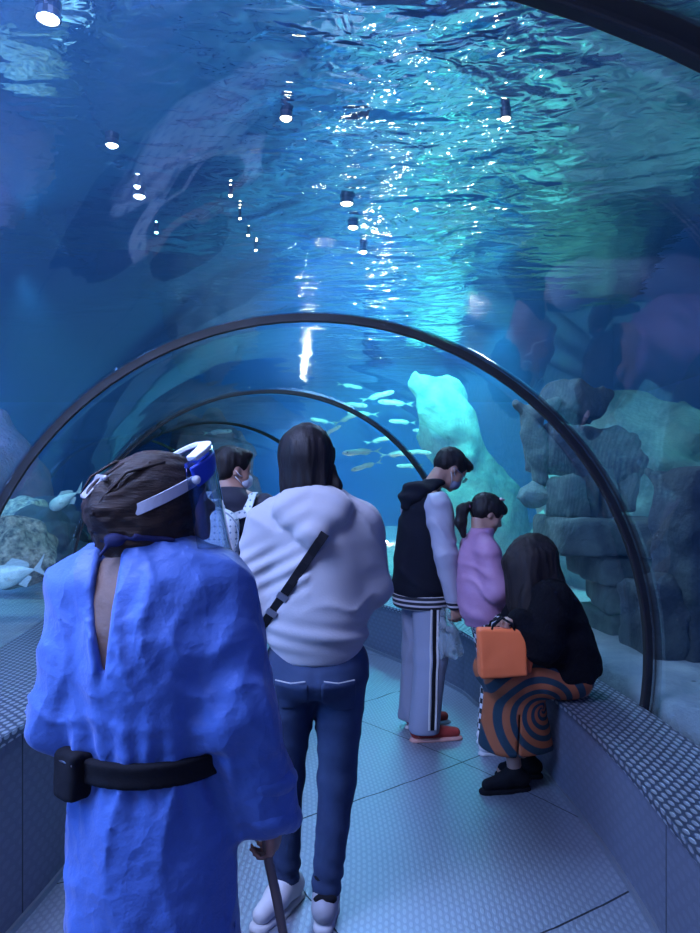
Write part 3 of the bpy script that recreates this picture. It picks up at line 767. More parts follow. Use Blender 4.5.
def locks(P):
    q = [(P[0]-cA[0]), (P[1]-cA[1]), (P[2]-cA[2])]; l = [HA[0][i]*q[0]+HA[1][i]*q[1]+HA[2][i]*q[2] for i in range(3)]
    w = vnoise(P, 9, 2)*.02
    return .0045*vnoise([(l[0]+w)*85, l[1]*7, (l[2]+w)*85], 1, 3)+.004*vnoise([(l[0]-w)*38, l[1]*5, (l[2]+w)*38], 1, 5)
hA = disp(hA, locks)
hairA = sdf('hair', hA, (-.20,-.2,1.28), (.20,.2,1.62), .0045, M_HAIRA, tA)
rr = random.Random(3)
for i in range(16):                           # loose wisps pulled over the bun
    a = rr.uniform(-.06, .06); b = rr.uniform(-.02, .07)
    tube('hair_wisp', [hcl((a, -.02+rr.uniform(-.02,.02), .112-abs(a)*.3)), hcl((a*1.1, -.09, .092-b*.4)), hcl((a*.9+rr.uniform(-.02,.02), -.145, .055-b)), hcl((a*.7+rr.uniform(-.03,.03), -.172, .02-b))], [.004,.0035,.003,.0012], M_HAIRA, hairA, 6)
M_CLIP = mat('claw clip', (.42,.40,.44), .3, .3)
clip = un(.006, *[cap(hcl((-.035+.012*k, -.135, .070)), hcl((-.040+.013*k, -.175, .035)), .005, .003) for k in range(6)], cap(hcl((-.045,-.132,.072)), hcl((.04,-.130,.074)), .007, .007))
sdf('hair_clip', clip, (-.24,-.2,1.42), (.1,.2,1.6), .004, M_CLIP, tA)
# face shield
sh = []
def bandpt(a, rx, ry, z0, tilt): return hcl((rx*math.sin(a), ry*math.cos(a)-.012, z0+tilt*math.cos(a)))
M_BAND = mat('shield strap', (.50,.52,.62), .5); M_FOAMB = mat('blue shield band', (.02,.06,.55), .45); M_FOAMW = mat('white foam', (.75,.78,.8), .8)
M_VIS = glassy('visor film', (.80,.86,.94), 1.5, .08, inner_only=False, gain=2.5)
M_VIS.use_backface_culling = False
pts = [bandpt(a, .099, .128, .028, .045) for a in np.linspace(R(62), R(298), 30)]
ups = [tuple(HA @ np.array((math.sin(a), math.cos(a), 0))) for a in np.linspace(R(62), R(298), 30)]
shd = ribbon('shield_strap', pts, ups, .024, .003, M_BAND, tA)
pts = [bandpt(a, .100, .120, .034, .048) for a in np.linspace(R(-64), R(64), 20)]
ups = [tuple(HA @ np.array((math.sin(a), math.cos(a), 0))) for a in np.linspace(R(-64), R(64), 20)]
fb = ribbon('shield_band', pts, ups, .046, .012, M_FOAMB, tA)
pts = [bandpt(a, .096, .112, .062, .052) for a in np.linspace(R(-58), R(58), 20)]
ribbon('shield_foam', pts, [tuple(HA @ np.array((0,.0,1)))]*20, .030, .012, M_FOAMW, fb)
for q in (-1, 1): uvs('rivet', bandpt(q*R(64), .110, .132, .030, .046), .010, M_FOAMW, fb)
V = []; Fc = []; na, nz = 28, 14
for j in range(nz+1):
    for i in range(na+1):
        a = R(-74)+R(148)*i/na; z = j/nz
        V.append(hcl(((.108+.012*z)*math.sin(a), (.128+.022*z)*math.cos(a)-.012, .075-.27*z+.045*math.cos(a))))
for j in range(nz):
    for i in range(na): k = j*(na+1)+i; Fc.append((k, k+1, k+na+2, k+na+1))
vi = link('visor', mesh(V, Fc), M_VIS, tA); so = vi.modifiers.new('s', 'SOLIDIFY'); so.thickness = .0008
# trousers, shoes
M_NAVY = mat('dark trousers', (.015,.02,.045), .8, bump=(60., .4, .004))
sdf('trousers', un(.03, leg(JA, 'L', (.080,.068,.055)), leg(JA, 'R', (.080,.068,.055)), ell((0,0,.84), (.12,.095,.08))), (-.3,-.25,.06), (.3,.3,.98), .012, M_NAVY, tA)
shoe(tA, 'sneaker', (-.10,-.06,0), (-.12,.10,0), M_BLACK); shoe(tA, 'sneaker', (.09,.05,0), (.10,.21,0), M_BLACK)
# what the hand holds
stk = tube('rod', [(-.196,1.60,.72), (-.186,1.60,.64), (-.166,1.59,.56), (-.146,1.58,.46), (-.130,1.57,.36)], [.010,.011,.011,.010,.009], mat('grey brown rod', (.16,.13,.13), .5, bump=(50., .4, .003)))
tag(stk, 'thin dark grey-brown rod hanging from the hand of the person in the blue gown', 'rod')

# ================= B: person in the pale hoodie =================
tB = empty('person', (-.115, 2.42, 0), 'dark-haired person in a pale grey hoodie and blue jeans, seen from behind', 'person')
HB = rotm(-4, -3, 2); cB = (-.035, .02, 1.585)
JB = dict(hm=HB, head=cB, neck=(-.01,-.01,1.45), shL=(-.180,0,1.36), elL=(-.225,-.02,1.10), wrL=(-.20,.19,1.05), hdL=(.2,1,.1), hnL=(.5,0,-.6), curlL=.6,
          shR=(.160,0,1.37), elR=(.200,.03,1.14), wrR=(.13,.21,1.20), hdR=(-.4,.8,.5), hnR=(-1,-.3,.2), curlR=.7,
          hipL=(-.085,0,.88), knL=(-.115,.06,.46), anL=(-.112,.08,.085), toL=(-.17,-.02,.03), hipR=(.085,0,.88), knR=(.070,.03,.47), anR=(.03,0,.075), toR=(.035,.15,.03))
JB['toL'] = (-.165,-.01,.03)
lvB = [(.84,0,0,.13,.10),(.92,0,0,.155,.115),(1.04,0,0,.13,.10),(1.18,0,0,.14,.105),(1.34,0,0,.16,.10),(1.41,0,0,.12,.075),(1.46,0,0,.055,.05)]
human(tB, JB, lvB, 1.0, ((-.36,-.22,-.02),(.36,.42,1.72)), .012)
M_HOOD = mat('pale grey hoodie', (.32,.32,.36), .9, vary=((.37,.37,.41), 3.), bump=(150., .4, .002), sheen=.3)
gh = loft([(.90,0,0,.150,.125),(.915,0,0,.158,.132),(.955,0,0,.160,.135),(.975,0,0,.178,.150),(1.04,0,0,.182,.155),(1.2,0,-.005,.180,.145),(1.32,0,-.005,.185,.132),(1.39,-.005,-.005,.16,.11),(1.435,-.01,0,.11,.095),(1.47,-.012,0,.085,.085)], .01)
f = un(.06, gh, cap((-.12,0,1.375), (.10,0,1.375), .080), cap((-.05,-.0,1.43), (.03,0,1.43), .075), arm(JB, 'L', (.070,.062,.042)), arm(JB, 'R', (.068,.062,.042)))
def hfold(P):
    lo = np.exp(-((P[2]-1.0)/.06)**2)
    sw = folds((.45,.2,1), 26, .018, 12, 5, 3.5, None, True)(P)*np.clip((P[2]-.97)/.08, 0, 1)
    return sw+lo*.005*np.sin(P[2]*95+P[0]*14+2*vnoise(P, 4, 5))+.006*np.exp(-((P[2]-1.22)/.08)**2)*np.sin((P[2]-P[0]*.55)*110)*(P[0] < -.02)
hood = un(.06, ell((-.01,-.092,1.415), (.122,.055,.070), rotm(0, -18)), ell((-.015,-.02,1.475), (.105,.085,.040), rotm(0, 14)), cap((-.095,-.085,1.42), (-.005,-.135,1.335), .034, .032), cap((.075,-.085,1.42), (-.005,-.135,1.335), .034, .032))
hood = disp(hood, lambda P: .003*np.sin(P[2]*80+np.abs(P[0]+.01)*50+1.5*vnoise(P, 7, 1)))
f = disp(f, hfold)
hd = sdf('hoodie', un(.003, f, hood), (-.38,-.23,.88), (.38,.36,1.54), .008, M_HOOD, tB)
M_JEAN = mat('blue jeans', (.012,.025,.075), .85, vary=((.028,.055,.125), 4.), bump=(300., .5, .002))
jf = un(.035, leg(JB, 'L', (.095,.064,.047)), leg(JB, 'R', (.095,.064,.050)), loft([(.78,0,0,.12,.11),(.84,0,-.01,.165,.14),(.90,0,0,.155,.125),(.96,0,0,.14,.11)], .02))
jf = disp(jf, lambda P: .006*np.sin(P[2]*110+P[0]*30+2*vnoise(P, 7, 3))*np.exp(-((P[2]-.14)/.06)**2)*.7+folds((.3,.3,1), 60, .006, 4, 4, 5)(P)*.6-.004*np.exp(-(P[0]/.006)**2)*(P[1] < 0)*(P[2] > .76))
jn = sdf('jeans', inter(jf, plane((0,0,-1), -.09)), (-.3,-.22,.07), (.3,.25,.98), .008, M_JEAN, tB)
for q in (-1, 1):
    c = np.array((q*.078, -.135, .80))
    pk = inter(off(jf, .004), box(c, (.058, .07, .055), .008))
    sdf('back_pocket', pk, c-.09, c+.09, .006, M_JEAN, jn)
    ribbon('seam_thread', [(q*.13, -.128, .862), (q*.078, -.147, .856), (q*.03, -.148, .862)], (0,-1,0), .004, .002, mat('thread', (.5,.5,.5), .7), jn)
M_HB = disp(un(.03, ell(np.array(cB)+(0,-.02,.03), (.088,.110,.098), HB), loft([(1.44,-.03,-.028,.083,.055),(1.50,-.033,-.03,.092,.075),(1.60,-.035,-.015,.093,.095),(1.66,-.035,0,.082,.09),(1.70,-.035,0,.04,.05)], .02)), lambda P: .005*strands(P))
M_HB2 = sub(M_HB, ell(np.array(cB)+(0,.10,-.04), (.062,.06,.10)), .02)
hb = sdf('hair', M_HB2, (-.17,-.16,1.40), (.12,.16,1.75), .0065, M_HAIR, tB)
sdf('hair_end', disp(un(.02, cap((.052,-.03,1.56), (.068,-.045,1.50), .016, .014), ell((.070,-.045,1.495), (.018,.016,.022))), lambda P: .003*strands(P)), (0,-.1,1.44), (.12,.03,1.6), .005, M_HAIR, hb)
M_SNK = mat('white sneaker leather', (.62,.62,.64), .6, bump=(40., .3, .003))
def patch(sh_, c, r, nm='side_patch'): return sdf(nm, rough_(ell(c, r), .004, 40, 1), np.array(c)-max(r)-.02, np.array(c)+max(r)+.02, .005, M_BLACK, sh_)
s1 = shoe(tB, 'sneaker', (-.112,.08,0), (-.185,-.045,0), M_SNK, None, 1.05)
s2 = shoe(tB, 'sneaker', (.03,-.005,0), (.045,.16,0), mat('grey sneaker leather', (.36,.36,.40), .6, bump=(40., .3, .003)), None, 1.02)
patch(s1, (-.155,.055,.06), (.030,.045,.026)); patch(s1, (-.10,.115,.090), (.035,.022,.026), 'heel_patch'); patch(s2, (.03,-.045,.095), (.04,.016,.018), 'heel_patch')
for q, c in ((-1, (-.112,.08)), (1, (.03,0))): sdf('sock', cap((c[0],c[1],.08), (c[0],c[1],.15), .040, .042), (c[0]-.08,c[1]-.08,.03), (c[0]+.08,c[1]+.08,.21), .008, M_SOCK if 'M_SOCK' in globals() else M_BLACK, tB)
# crossbody strap and bag
import itertools
def onsurf(f, p, d, r=.006):
    p = np.array(p, float); d = np.array(d, float); a, b = 0., .5
    for _ in range(26):
        m_ = (a+b)/2; q = p+d*m_
        if f([np.array([q[0]]), np.array([q[1]]), np.array([q[2]])])[0] < r: a = m_
        else: b = m_
    return tuple(p+d*b)
tS = empty('crossbody_bag', (-.115, 2.42, 0), 'thin black crossbody bag strap running down the back of the pale grey hoodie', 'bag')
ff = un(.012, f, hood); P_ = []; U_ = []
for i in range(26):
    u = i/25; x = .035-.235*u; z = 1.345-.35*u
    P_.append(onsurf(ff, (x, 0, z), (0, -1, 0) if u < .93 else (-.5, -.8, 0), .004)); U_.append((0, -1, 0) if u < .93 else (-.5, -.8, 0))
P2 = [P_[0]]+[tuple((np.array(P_[max(i-1,0)])+np.array(P_[i])*2+np.array(P_[min(i+1,25)]))/4) for i in range(1, 25)]+[P_[25]]
ribbon('strap', P2, U_, .030, .004, M_BLACK, tS)
for u in (15, 19):
    p = np.array(P2[u]); d = np.array(P2[u+1])-np.array(P2[u-1]); d /= np.linalg.norm(d)
    ribbon('buckle', [tuple(p-d*.012+np.array((0,-.006,0))), tuple(p+d*.012+np.array((0,-.006,0)))], (0,-1,0), .038, .004, mat('buckle', (.35,.36,.4), .3, .9), tS)
sdf('bag_body', rough_(box((-.22,.02,.92), (.035,.10,.075), .02), .004, 20, 1), (-.3,-.12,.8), (-.14,.16,1.03), .008, M_BLACK, tS)

# ================= C: backpack wearer =================
tC = empty('person', (-.60, 3.55, 0), 'dark-haired person in a black jacket wearing a small white backpack, head turned aside', 'person')
HC = rotm(-58, -6, 0); cC = (.0, .02, 1.575)
JC = dict(hm=HC, head=cC, neck=(0,-.01,1.46), shL=(-.165,0,1.39), elL=(-.20,-.01,1.12), wrL=(-.15,.20,1.08), hdL=(.2,1,.2), hnL=(.5,0,-.6),
          shR=(.165,0,1.39), elR=(.20,-.01,1.12), wrR=(.15,.20,1.08), hdR=(-.2,1,.2), hnR=(-.5,0,-.6),
          hipL=(-.085,0,.90), knL=(-.09,.02,.48), anL=(-.09,-.02,.08), toL=(-.10,.13,.03), hipR=(.085,0,.90), knR=(.09,.02,.48), anR=(.09,0,.08), toR=(.10,.15,.03))
human(tC, JC, lvB, .98, ((-.32,-.22,-.02),(.32,.42,1.74)), .011)
M_CJ = mat('black jacket', (.012,.014,.03), .8, bump=(80., .4, .004))
cf_ = disp(un(.04, loft([(.88,0,0,.165,.13),(1.0,0,0,.165,.13),(1.2,0,0,.175,.13),(1.34,0,0,.185,.125),(1.41,0,0,.15,.10),(1.46,0,0,.085,.08),(1.49,0,-.01,.075,.075)], .01), arm(JC, 'L', (.07,.062,.042)), arm(JC, 'R', (.07,.062,.042)), ell((0,-.075,1.43), (.10,.05,.05))), folds((.4,.3,1), 45, .012, 3, 5, 4))
sdf('jacket', cf_, (-.34,-.2,.86), (.34,.34,1.54), .011, M_CJ, tC)
sdf('trousers', un(.03, leg(JC, 'L', (.10,.072,.055)), leg(JC, 'R', (.10,.072,.055)), ell((0,0,.88), (.155,.12,.09))), (-.3,-.25,.06), (.3,.3,1.0), .013, M_NAVY, tC)
shoe(tC, 'sneaker', (-.09,-.02,0), (-.10,.13,0), M_BLACK); shoe(tC, 'sneaker', (.09,0,0), (.10,.15,0), M_BLACK)
hc = un(.02, ell(np.array(cC)+HC @ (0,-.018,.038), (.084,.104,.088), HC), ell(np.array(cC)+HC @ (0,-.055,-.015), (.072,.055,.055), HC), ell(np.array(cC)+HC @ (0,.05,.085), (.06,.05,.03), HC))
hc = sub(hc, ell(np.array(cC)+HC @ (0,.10,-.03), (.068,.055,.085), HC), .015)
for q in (-1, 1): hc = sub(hc, ell(np.array(cC)+HC @ (q*.078,.012,-.02), (.02,.032,.035), HC), .01)
sdf('hair', disp(hc, lambda P: .004*strands(P)), (-.15,-.15,1.47), (.17,.17,1.74), .006, M_HAIR, tC)
def maskmesh(t, c, M, s, m, strap=True):
    T = lambda v: tuple(np.array(c)+M @ (np.array(v, float)*s))
    f = un(.02, ell(T((0,.052,-.052)), (.058*s,.052*s,.052*s), M), ell(T((0,.098,-.045)), (.022*s,.018*s,.030*s), M))
    f = inter(f, lambda P: -((P[0]-c[0])*M[0][1]+(P[1]-c[1])*M[1][1]+(P[2]-c[2])*M[2][1])+.012*s)
    o = sdf('face_mask', f, np.array(c)-.17, np.array(c)+.17, .006, m, t)
    for q in (-1, 1):
        for a in (-.03, -.075): tube('ear_loop', [T((q*.052,.045,a)), T((q*.076,.01,(a-.012)*.6)), T((q*.084,-.016,-.005 if a > -.05 else -.035))], .0022*s, M_WHITE, o, 6)
    return o
M_MASK = mat('pale face mask', (.50,.56,.66), .8)
maskmesh(tC, cC, HC, 1., M_MASK)
# backpack
tP = empty('backpack', (-.60, 3.55, 0), 'small white dotted backpack on the back of the person in the black jacket', 'backpack')
M_BP = mat('white backpack leather', (.56,.64,.70), .5, bump=(40., .3, .003)); nt = M_BP.node_tree
tc = N(nt, 'ShaderNodeTexCoord'); sx = N(nt, 'ShaderNodeSeparateXYZ'); nt.links.new(tc.outputs['Object'], sx.inputs[0])
fx = math_(nt, 'SUBTRACT', math_(nt, 'FRACT', math_(nt, 'DIVIDE', sx.outputs[0], .024)), .5)
fz = math_(nt, 'SUBTRACT', math_(nt, 'FRACT', math_(nt, 'DIVIDE', sx.outputs[2], .030)), .5)
dd = math_(nt, 'ADD', math_(nt, 'ABSOLUTE', fx), math_(nt, 'MULTIPLY', math_(nt, 'ABSOLUTE', fz), 1.2))
nt.links.new(mixc(nt, math_(nt, 'LESS_THAN', dd, .24), (.56,.64,.70), (.14,.22,.32)), nt.nodes['Principled BSDF'].inputs['Base Color'])
bf = un(.03, box((-.045,-.20,1.235), (.112,.055,.12), .05), ell((-.045,-.20,1.32), (.105,.055,.075)), box((-.045,-.245,1.20), (.075,.025,.07), .02))
sdf('pack_body', rough_(bf, .003, 14, 2), (-.2,-.3,1.06), (.12,-.12,1.43), .007, M_BP, tP)
tube('zip', [(-.045+.118*math.cos(a), -.238-.0*a, 1.26+.125*math.sin(a)) for a in np.linspace(-.5, math.pi+.5, 24)], .004, mat('grey zip', (.2,.25,.32), .5), tP, 6)
tube('top_loop', [(-.085,-.17,1.385), (-.07,-.165,1.425), (-.03,-.165,1.43), (-.008,-.17,1.39)], .007, M_BP, tP, 8)
for q in (-1, 1):
    pts = [onsurf(cf_, (-.0+q*(.085+.03*math.sin(a)), 0, 1.36), (0, -math.cos(a), math.sin(a)*.55), .006) for a in np.linspace(.0, 2.9, 14)]
    ribbon('shoulder_strap', [(-.045+q*.05, -.165, 1.335)]+pts, [(0,-math.cos(a),math.sin(a)) for a in np.linspace(0, 2.9, 15)], .040, .010, M_BP, tP)
    pts2 = [(-.045+q*.10, -.17, 1.14), (q*.17-.01, -.12, 1.10), (q*.185, -.02, 1.16), (q*.17, .10, 1.25)]
    tube('side_strap', pts2, .005, M_BP, tP, 8)

# ================= D: man in the varsity jacket =================
tD = empty('person', (.455, 4.23, 0), 'man with glasses in a black and white varsity jacket and grey striped track pants', 'person', None, R(-72))
HD = rotm(0, -40, 0); cD = (0,.165,1.595)
JD = dict(hm=HD, head=cD, neck=(0,.02,1.46), shL=(-.18,.0,1.38), elL=(-.23,.0,1.08), wrL=(-.20,.10,.82), hdL=(0,.2,-1), hnL=(1,0,0), curlL=.35,
          shR=(.18,-.0,1.38), elR=(.225,.03,1.09), wrR=(.21,.09,.81), hdR=(0,.2,-1), hnR=(-1,0,0), curlR=.6,
          hipL=(-.09,-.02,.90), knL=(-.11,.0,.48), anL=(-.12,-.03,.08), toL=(-.14,.12,.03), hipR=(.09,-.02,.90), knR=(.10,-.01,.48), anR=(.11,-.06,.08), toR=(.13,.09,.03))
lvD = [(.84,0,-.02,.13,.10),(.92,0,-.03,.155,.115),(1.04,0,-.02,.13,.10),(1.18,0,-.01,.14,.105),(1.34,0,0,.16,.10),(1.41,0,0,.12,.075),(1.46,0,.01,.055,.05)]
human(tD, JD, lvD, 1.0, ((-.34,-.26,-.02),(.34,.40,1.76)), .0085)
M_VB = mat('black varsity wool', (.005,.006,.013), .9, spec=.2, bump=(120., .4, .003)); M_VS = mat('pale varsity sleeve', (.33,.33,.42), .6, bump=(30., .4, .006))
vb = loft([(.775,0,-.02,.188,.165),(.84,0,-.02,.194,.17),(.88,0,-.02,.204,.182),(1.1,0,-.015,.188,.172),(1.25,0,-.01,.188,.155),(1.36,0,0,.178,.13),(1.42,0,0,.14,.11),(1.47,0,.015,.085,.09)], .01)
vb = disp(un(.03, vb, cap((-.16,0,1.37), (.16,0,1.37), .075, .075)), folds((.5,.2,1), 38, .014, 21, 5, 3))
vest = sdf('jacket_body', vb, (-.28,-.24,.75), (.28,.22,1.52), .009, M_VB, tD)
M_RIB = mat('striped knit rib', (.012,.013,.025), .85, bump=(200., .6, .003)); nt = M_RIB.node_tree
tc = N(nt, 'ShaderNodeTexCoord'); sx = N(nt, 'ShaderNodeSeparateXYZ'); nt.links.new(tc.outputs['Object'], sx.inputs[0])
zz = sx.outputs[2]
st = math_(nt, 'LESS_THAN', math_(nt, 'ABSOLUTE', math_(nt, 'SUBTRACT', math_(nt, 'FRACT', math_(nt, 'DIVIDE', zz, .028)), .5)), .2)
nt.links.new(mixc(nt, st, (.012,.013,.025), (.55,.52,.56)), nt.nodes['Principled BSDF'].inputs['Base Color'])
sdf('hem_rib', off(loft([(.782,0,-.02,.182,.16),(.835,0,-.02,.188,.166),(.845,0,-.02,.186,.165)], .008), .014), (-.24,-.24,.74), (.24,.2,.90), .008, M_RIB, vest)
for q in 'LR':
    sl = un(.03, cap(JD['sh'+q], JD['el'+q], .082, .068), cap(JD['el'+q], np.array(JD['wr'+q])+(0,-.01,.04), .068, .052))
    sl = disp(sl, folds((.2,.5,1), 46, .013, 8, 4, 5)); c = np.array(JD['el'+q])
    s_ = sdf('sleeve', sl, c-(.2,.2,.34), c+(.2,.25,.42), .008, M_VS, tD)
    w_ = np.array(JD['wr'+q])
    sdf('cuff', cap(w_+(0,-.012,.05), w_+(0,-.002,.0), .050, .042), w_-.09, w_+.13, .007, M_RIB, s_)
hoodD = disp(un(.02, ell((0,-.06,1.455), (.125,.085,.075), rotm(0, 25)), ell((0,.02,1.49), (.105,.10,.04), rotm(0, 22)), ell((0,-.12,1.42), (.09,.04,.07))), lambda P: .008*np.sin(P[2]*70+P[1]*30+2*vnoise(P, 8, 3)))
sdf('hood', hoodD, (-.2,-.25,1.3), (.2,.18,1.6), .009, M_VB, tD)
M_GP = mat('grey track pants', (.24,.27,.37), .8, bump=(70., .4, .004))
pf = un(.04, leg(JD, 'L', (.096,.100,.092)), leg(JD, 'R', (.096,.100,.092)), ell((0,-.02,.88), (.14,.125,.10)))
pf = inter(disp(pf, folds((1,1,.1), 40, .014, 5, 3, 3)), plane((0,0,-1), -.055))
gp = sdf('track_pants', pf, (-.3,-.26,.03), (.3,.24,1.0), .009, M_GP, tD)
for o_, mm, nm, w_ in ((.0, M_BLACK, 'black_side_stripe', .022), (.020, M_WHITE, 'white_side_stripe', .012), (-.020, M_WHITE, 'white_side_stripe', .011)):
    for q in (1, -1):
        pts = [onsurf(pf, (q*(.09+.02*(1-z)), -.02-.03*(1-z)+o_, z), (q, 0, 0), .002) for z in np.linspace(.09, .86, 22)]
        ribbon(nm, pts, (q, 0, 0), w_, .003, mm, gp)
M_RED = mat('dark red shoe canvas', (.34,.035,.03), .7)
shoe(tD, 'shoe', (.11,-.06,0), (.14,.13,0), M_RED, mat('red sole', (.62,.32,.28), .6), 1.0); shoe(tD, 'shoe', (-.12,.0,0), (-.14,.19,0), M_RED, None, 1.0)
T_ = lambda v: np.array(cD)+HD @ np.array(v, float)
hD = un(.02, ell(T_((0,-.018,.042)), (.088,.110,.090), HD), ell(T_((0,-.065,-.005)), (.074,.050,.055), HD), ell(T_((0,.065,.085)), (.066,.048,.034), HD))
hD = sub(hD, ell(T_((0,.105,-.03)), (.070,.058,.085), HD), .012)
for q in (-1, 1): hD = sub(hD, ell(T_((q*.080,.012,-.025)), (.022,.034,.038), HD), .008)
sdf('hair', disp(hD, lambda P: .004*strands(P)+.004*fbm(P, 30, 2)), (-.17,-.05,1.48), (.17,.33,1.78), .006, M_HAIR, tD)
maskmesh(tD, cD, HD, 1., mat('blue-grey face mask', (.24,.26,.36), .8))
M_GL = mat('glasses metal', (.25,.26,.32), .3, .8)
for q in (-1, 1):
    c = (q*.034,.108,.002)
    g_ = tube('glasses_rim', [tuple(T_((c[0]+.024*math.cos(a), c[1], c[2]+.019*math.sin(a)))) for a in np.linspace(0, 6.2832, 22)], .0018, M_GL, tD, 6)
    tube('temple_arm', [tuple(T_(v)) for v in ((q*.058,.106,.006), (q*.078,.05,.004), (q*.084,-.02,.0))], .002, M_GL, g_, 6)
    V = [tuple(T_((c[0]+.023*math.cos(a), c[1]+dy, c[2]+.018*math.sin(a)))) for dy in (0, .0015) for a in np.linspace(0, 5.98, 20)]
    link('lens', mesh(V, [tuple(range(20)), tuple(range(39, 19, -1))]+[(k, 20+k, 20+(k+1) % 20, (k+1) % 20) for k in range(20)]), M_VIS, g_, False)
tube('bridge', [tuple(T_(v)) for v in ((-.011,.109,.006), (0,.112,.009), (.011,.109,.006))], .0018, M_GL, tD, 6)
# plastic bag in his hand
M_PLA = mat('thin plastic', (.42,.55,.62), .25, spec=.6); nt = M_PLA.node_tree; b_ = nt.nodes['Principled BSDF']; b_.inputs['Alpha'].default_value = .30
cp = np.array((.57, 4.08, .0)); 
bagf = lambda P: loft([(.50,0,0,.075,.05),(.53,0,0,.085,.06),(.66,-.01,0,.07,.055),(.78,-.035,0,.03,.025),(.86,-.05,0,.012,.012)], .005)(P)-folds((1,1,.3), 60, .018, 3, 6, 6)(P)
bg = sdf('plastic_bag', sub(bagf, lambda P: bagf(P)+.006, .002), (-.14,-.11,.46), (.12,.11,.9), .006, M_PLA); bg.location = cp
tag(bg, 'crumpled clear plastic bag hanging from the hand of the man in the varsity jacket', 'bag')

# ================= E: girl in the pink jacket =================
tE = empty('person', (.750, 3.98, 0), 'girl with a ponytail in a pink jacket and checkered pants, looking down', 'person', None, R(-80))
HE = rotm(0, -26, 0); cE = (0,.035,1.335)
JE = dict(hm=HE, head=cE, neck=(0,-.01,1.22), shL=(-.135,-.02,1.14), elL=(-.18,.0,.95), wrL=(-.12,.19,.85), hdL=(.1,1,-.1), hnL=(.3,0,-1), curlL=.3,
          shR=(.135,-.02,1.14), elR=(.175,.02,.93), wrR=(.12,.22,.82), hdR=(-.05,1,-.25), hnR=(-.4,0,-1), curlR=.3,
          hipL=(-.07,.04,.74), knL=(-.08,.10,.40), anL=(-.09,.07,.07), toL=(-.10,.19,.03), hipR=(.07,.04,.74), knR=(.08,.10,.40), anR=(.085,.03,.07), toR=(.09,.16,.03))
lvE = [(.68,0,.03,.11,.085),(.76,0,.02,.125,.10),(.86,0,-.01,.105,.085),(1.0,0,-.02,.115,.085),(1.12,0,-.02,.13,.08),(1.18,0,-.015,.10,.06),(1.22,0,-.01,.045,.045)]
human(tE, JE, lvE, .88, ((-.26,-.2,-.02),(.26,.36,1.5)), .0085)
M_PINK = mat('pink jacket', (.36,.18,.31), .6, vary=((.42,.23,.37), 6.), bump=(35., .5, .006))
ef = loft([(.70,0,.02,.125,.11),(.73,0,.02,.130,.118),(.755,0,.01,.150,.135),(.9,0,-.01,.150,.135),(1.02,0,-.02,.145,.120),(1.12,0,-.025,.14,.11),(1.175,0,-.02,.10,.085),(1.215,0,-.005,.066,.066),(1.25,0,.0,.058,.062)], .01)
ef = disp(un(.03, ef, cap((-.08,-.018,1.17), (.08,-.018,1.17), .066), cap((0,-.012,1.20), (0,.0,1.235), .062), arm(JE, 'L', (.068,.066,.048), end=.9), arm(JE, 'R', (.070,.068,.050), end=.9)), folds((.3,.4,1), 50, .015, 31, 5, 4))
sdf('jacket', ef, (-.28,-.22,.67), (.28,.32,1.26), .0075, M_PINK, tE)
M_CHK = mat('black and white check', (.5,.5,.5), .8); nt = M_CHK.node_tree; ck = N(nt, 'ShaderNodeTexChecker', Scale=34.)
ck.inputs[1].default_value = (.012,.012,.016,1); ck.inputs[2].default_value = (.62,.62,.66,1)
tc = N(nt, 'ShaderNodeTexCoord'); nt.links.new(tc.outputs['Object'], ck.inputs['Vector']); nt.links.new(ck.outputs[0], nt.nodes['Principled BSDF'].inputs['Base Color'])
sdf('checkered_pants', inter(un(.03, leg(JE, 'L', (.088,.068,.062)), leg(JE, 'R', (.088,.068,.062)), ell((0,.03,.73), (.13,.105,.08))), plane((0,0,-1), -.07)), (-.2,-.2,.04), (.2,.24,.84), .009, M_CHK, tE)
shoe(tE, 'sneaker', (-.09,.07,0), (-.10,.18,0), M_SNK, None, .85); shoe(tE, 'sneaker', (.085,.02,0), (.09,.14,0), M_SNK, None, .85)
T_ = lambda v: np.array(cE)+HE @ (np.array(v, float)*.9)
hE = un(.02, ell(T_((0,-.018,.040)), (.080,.099,.082), HE), ell(T_((0,-.06,.0)), (.07,.050,.06), HE), ell(T_((0,.075,.06)), (.05,.030,.035), HE))
hE = sub(hE, ell(T_((0,.105,-.035)), (.060,.052,.075), HE), .012)
for q in (-1, 1): hE = sub(hE, ell(T_((q*.080,.018,-.03)), (.02,.034,.038), HE), .008)
pt = chain([(0,-.075,1.385), (0,-.115,1.36), (0,-.125,1.29), (0,-.110,1.215)], [.024,.032,.032,.016], None, .02)
he = sdf('hair', disp(un(.008, hE, pt), lambda P: .0035*strands(P)), (-.15,-.19,1.16), (.15,.17,1.48), .0055, M_HAIR, tE)
sdf('hair_tie', ell((0,-.082,1.378), (.026,.014,.026)), (-.05,-.12,1.33), (.05,-.04,1.42), .005, mat('hair tie', (.3,.12,.2), .6), he)
sdf('hair_bow', un(.004, ell(T_((.05,.02,.115)), (.016,.012,.008)), ell(T_((.03,.04,.12)), (.014,.012,.008))), T_((.04,.03,.118))-.05, T_((.04,.03,.118))+.05, .004, mat('bow cloth', (.6,.4,.42), .6), he)

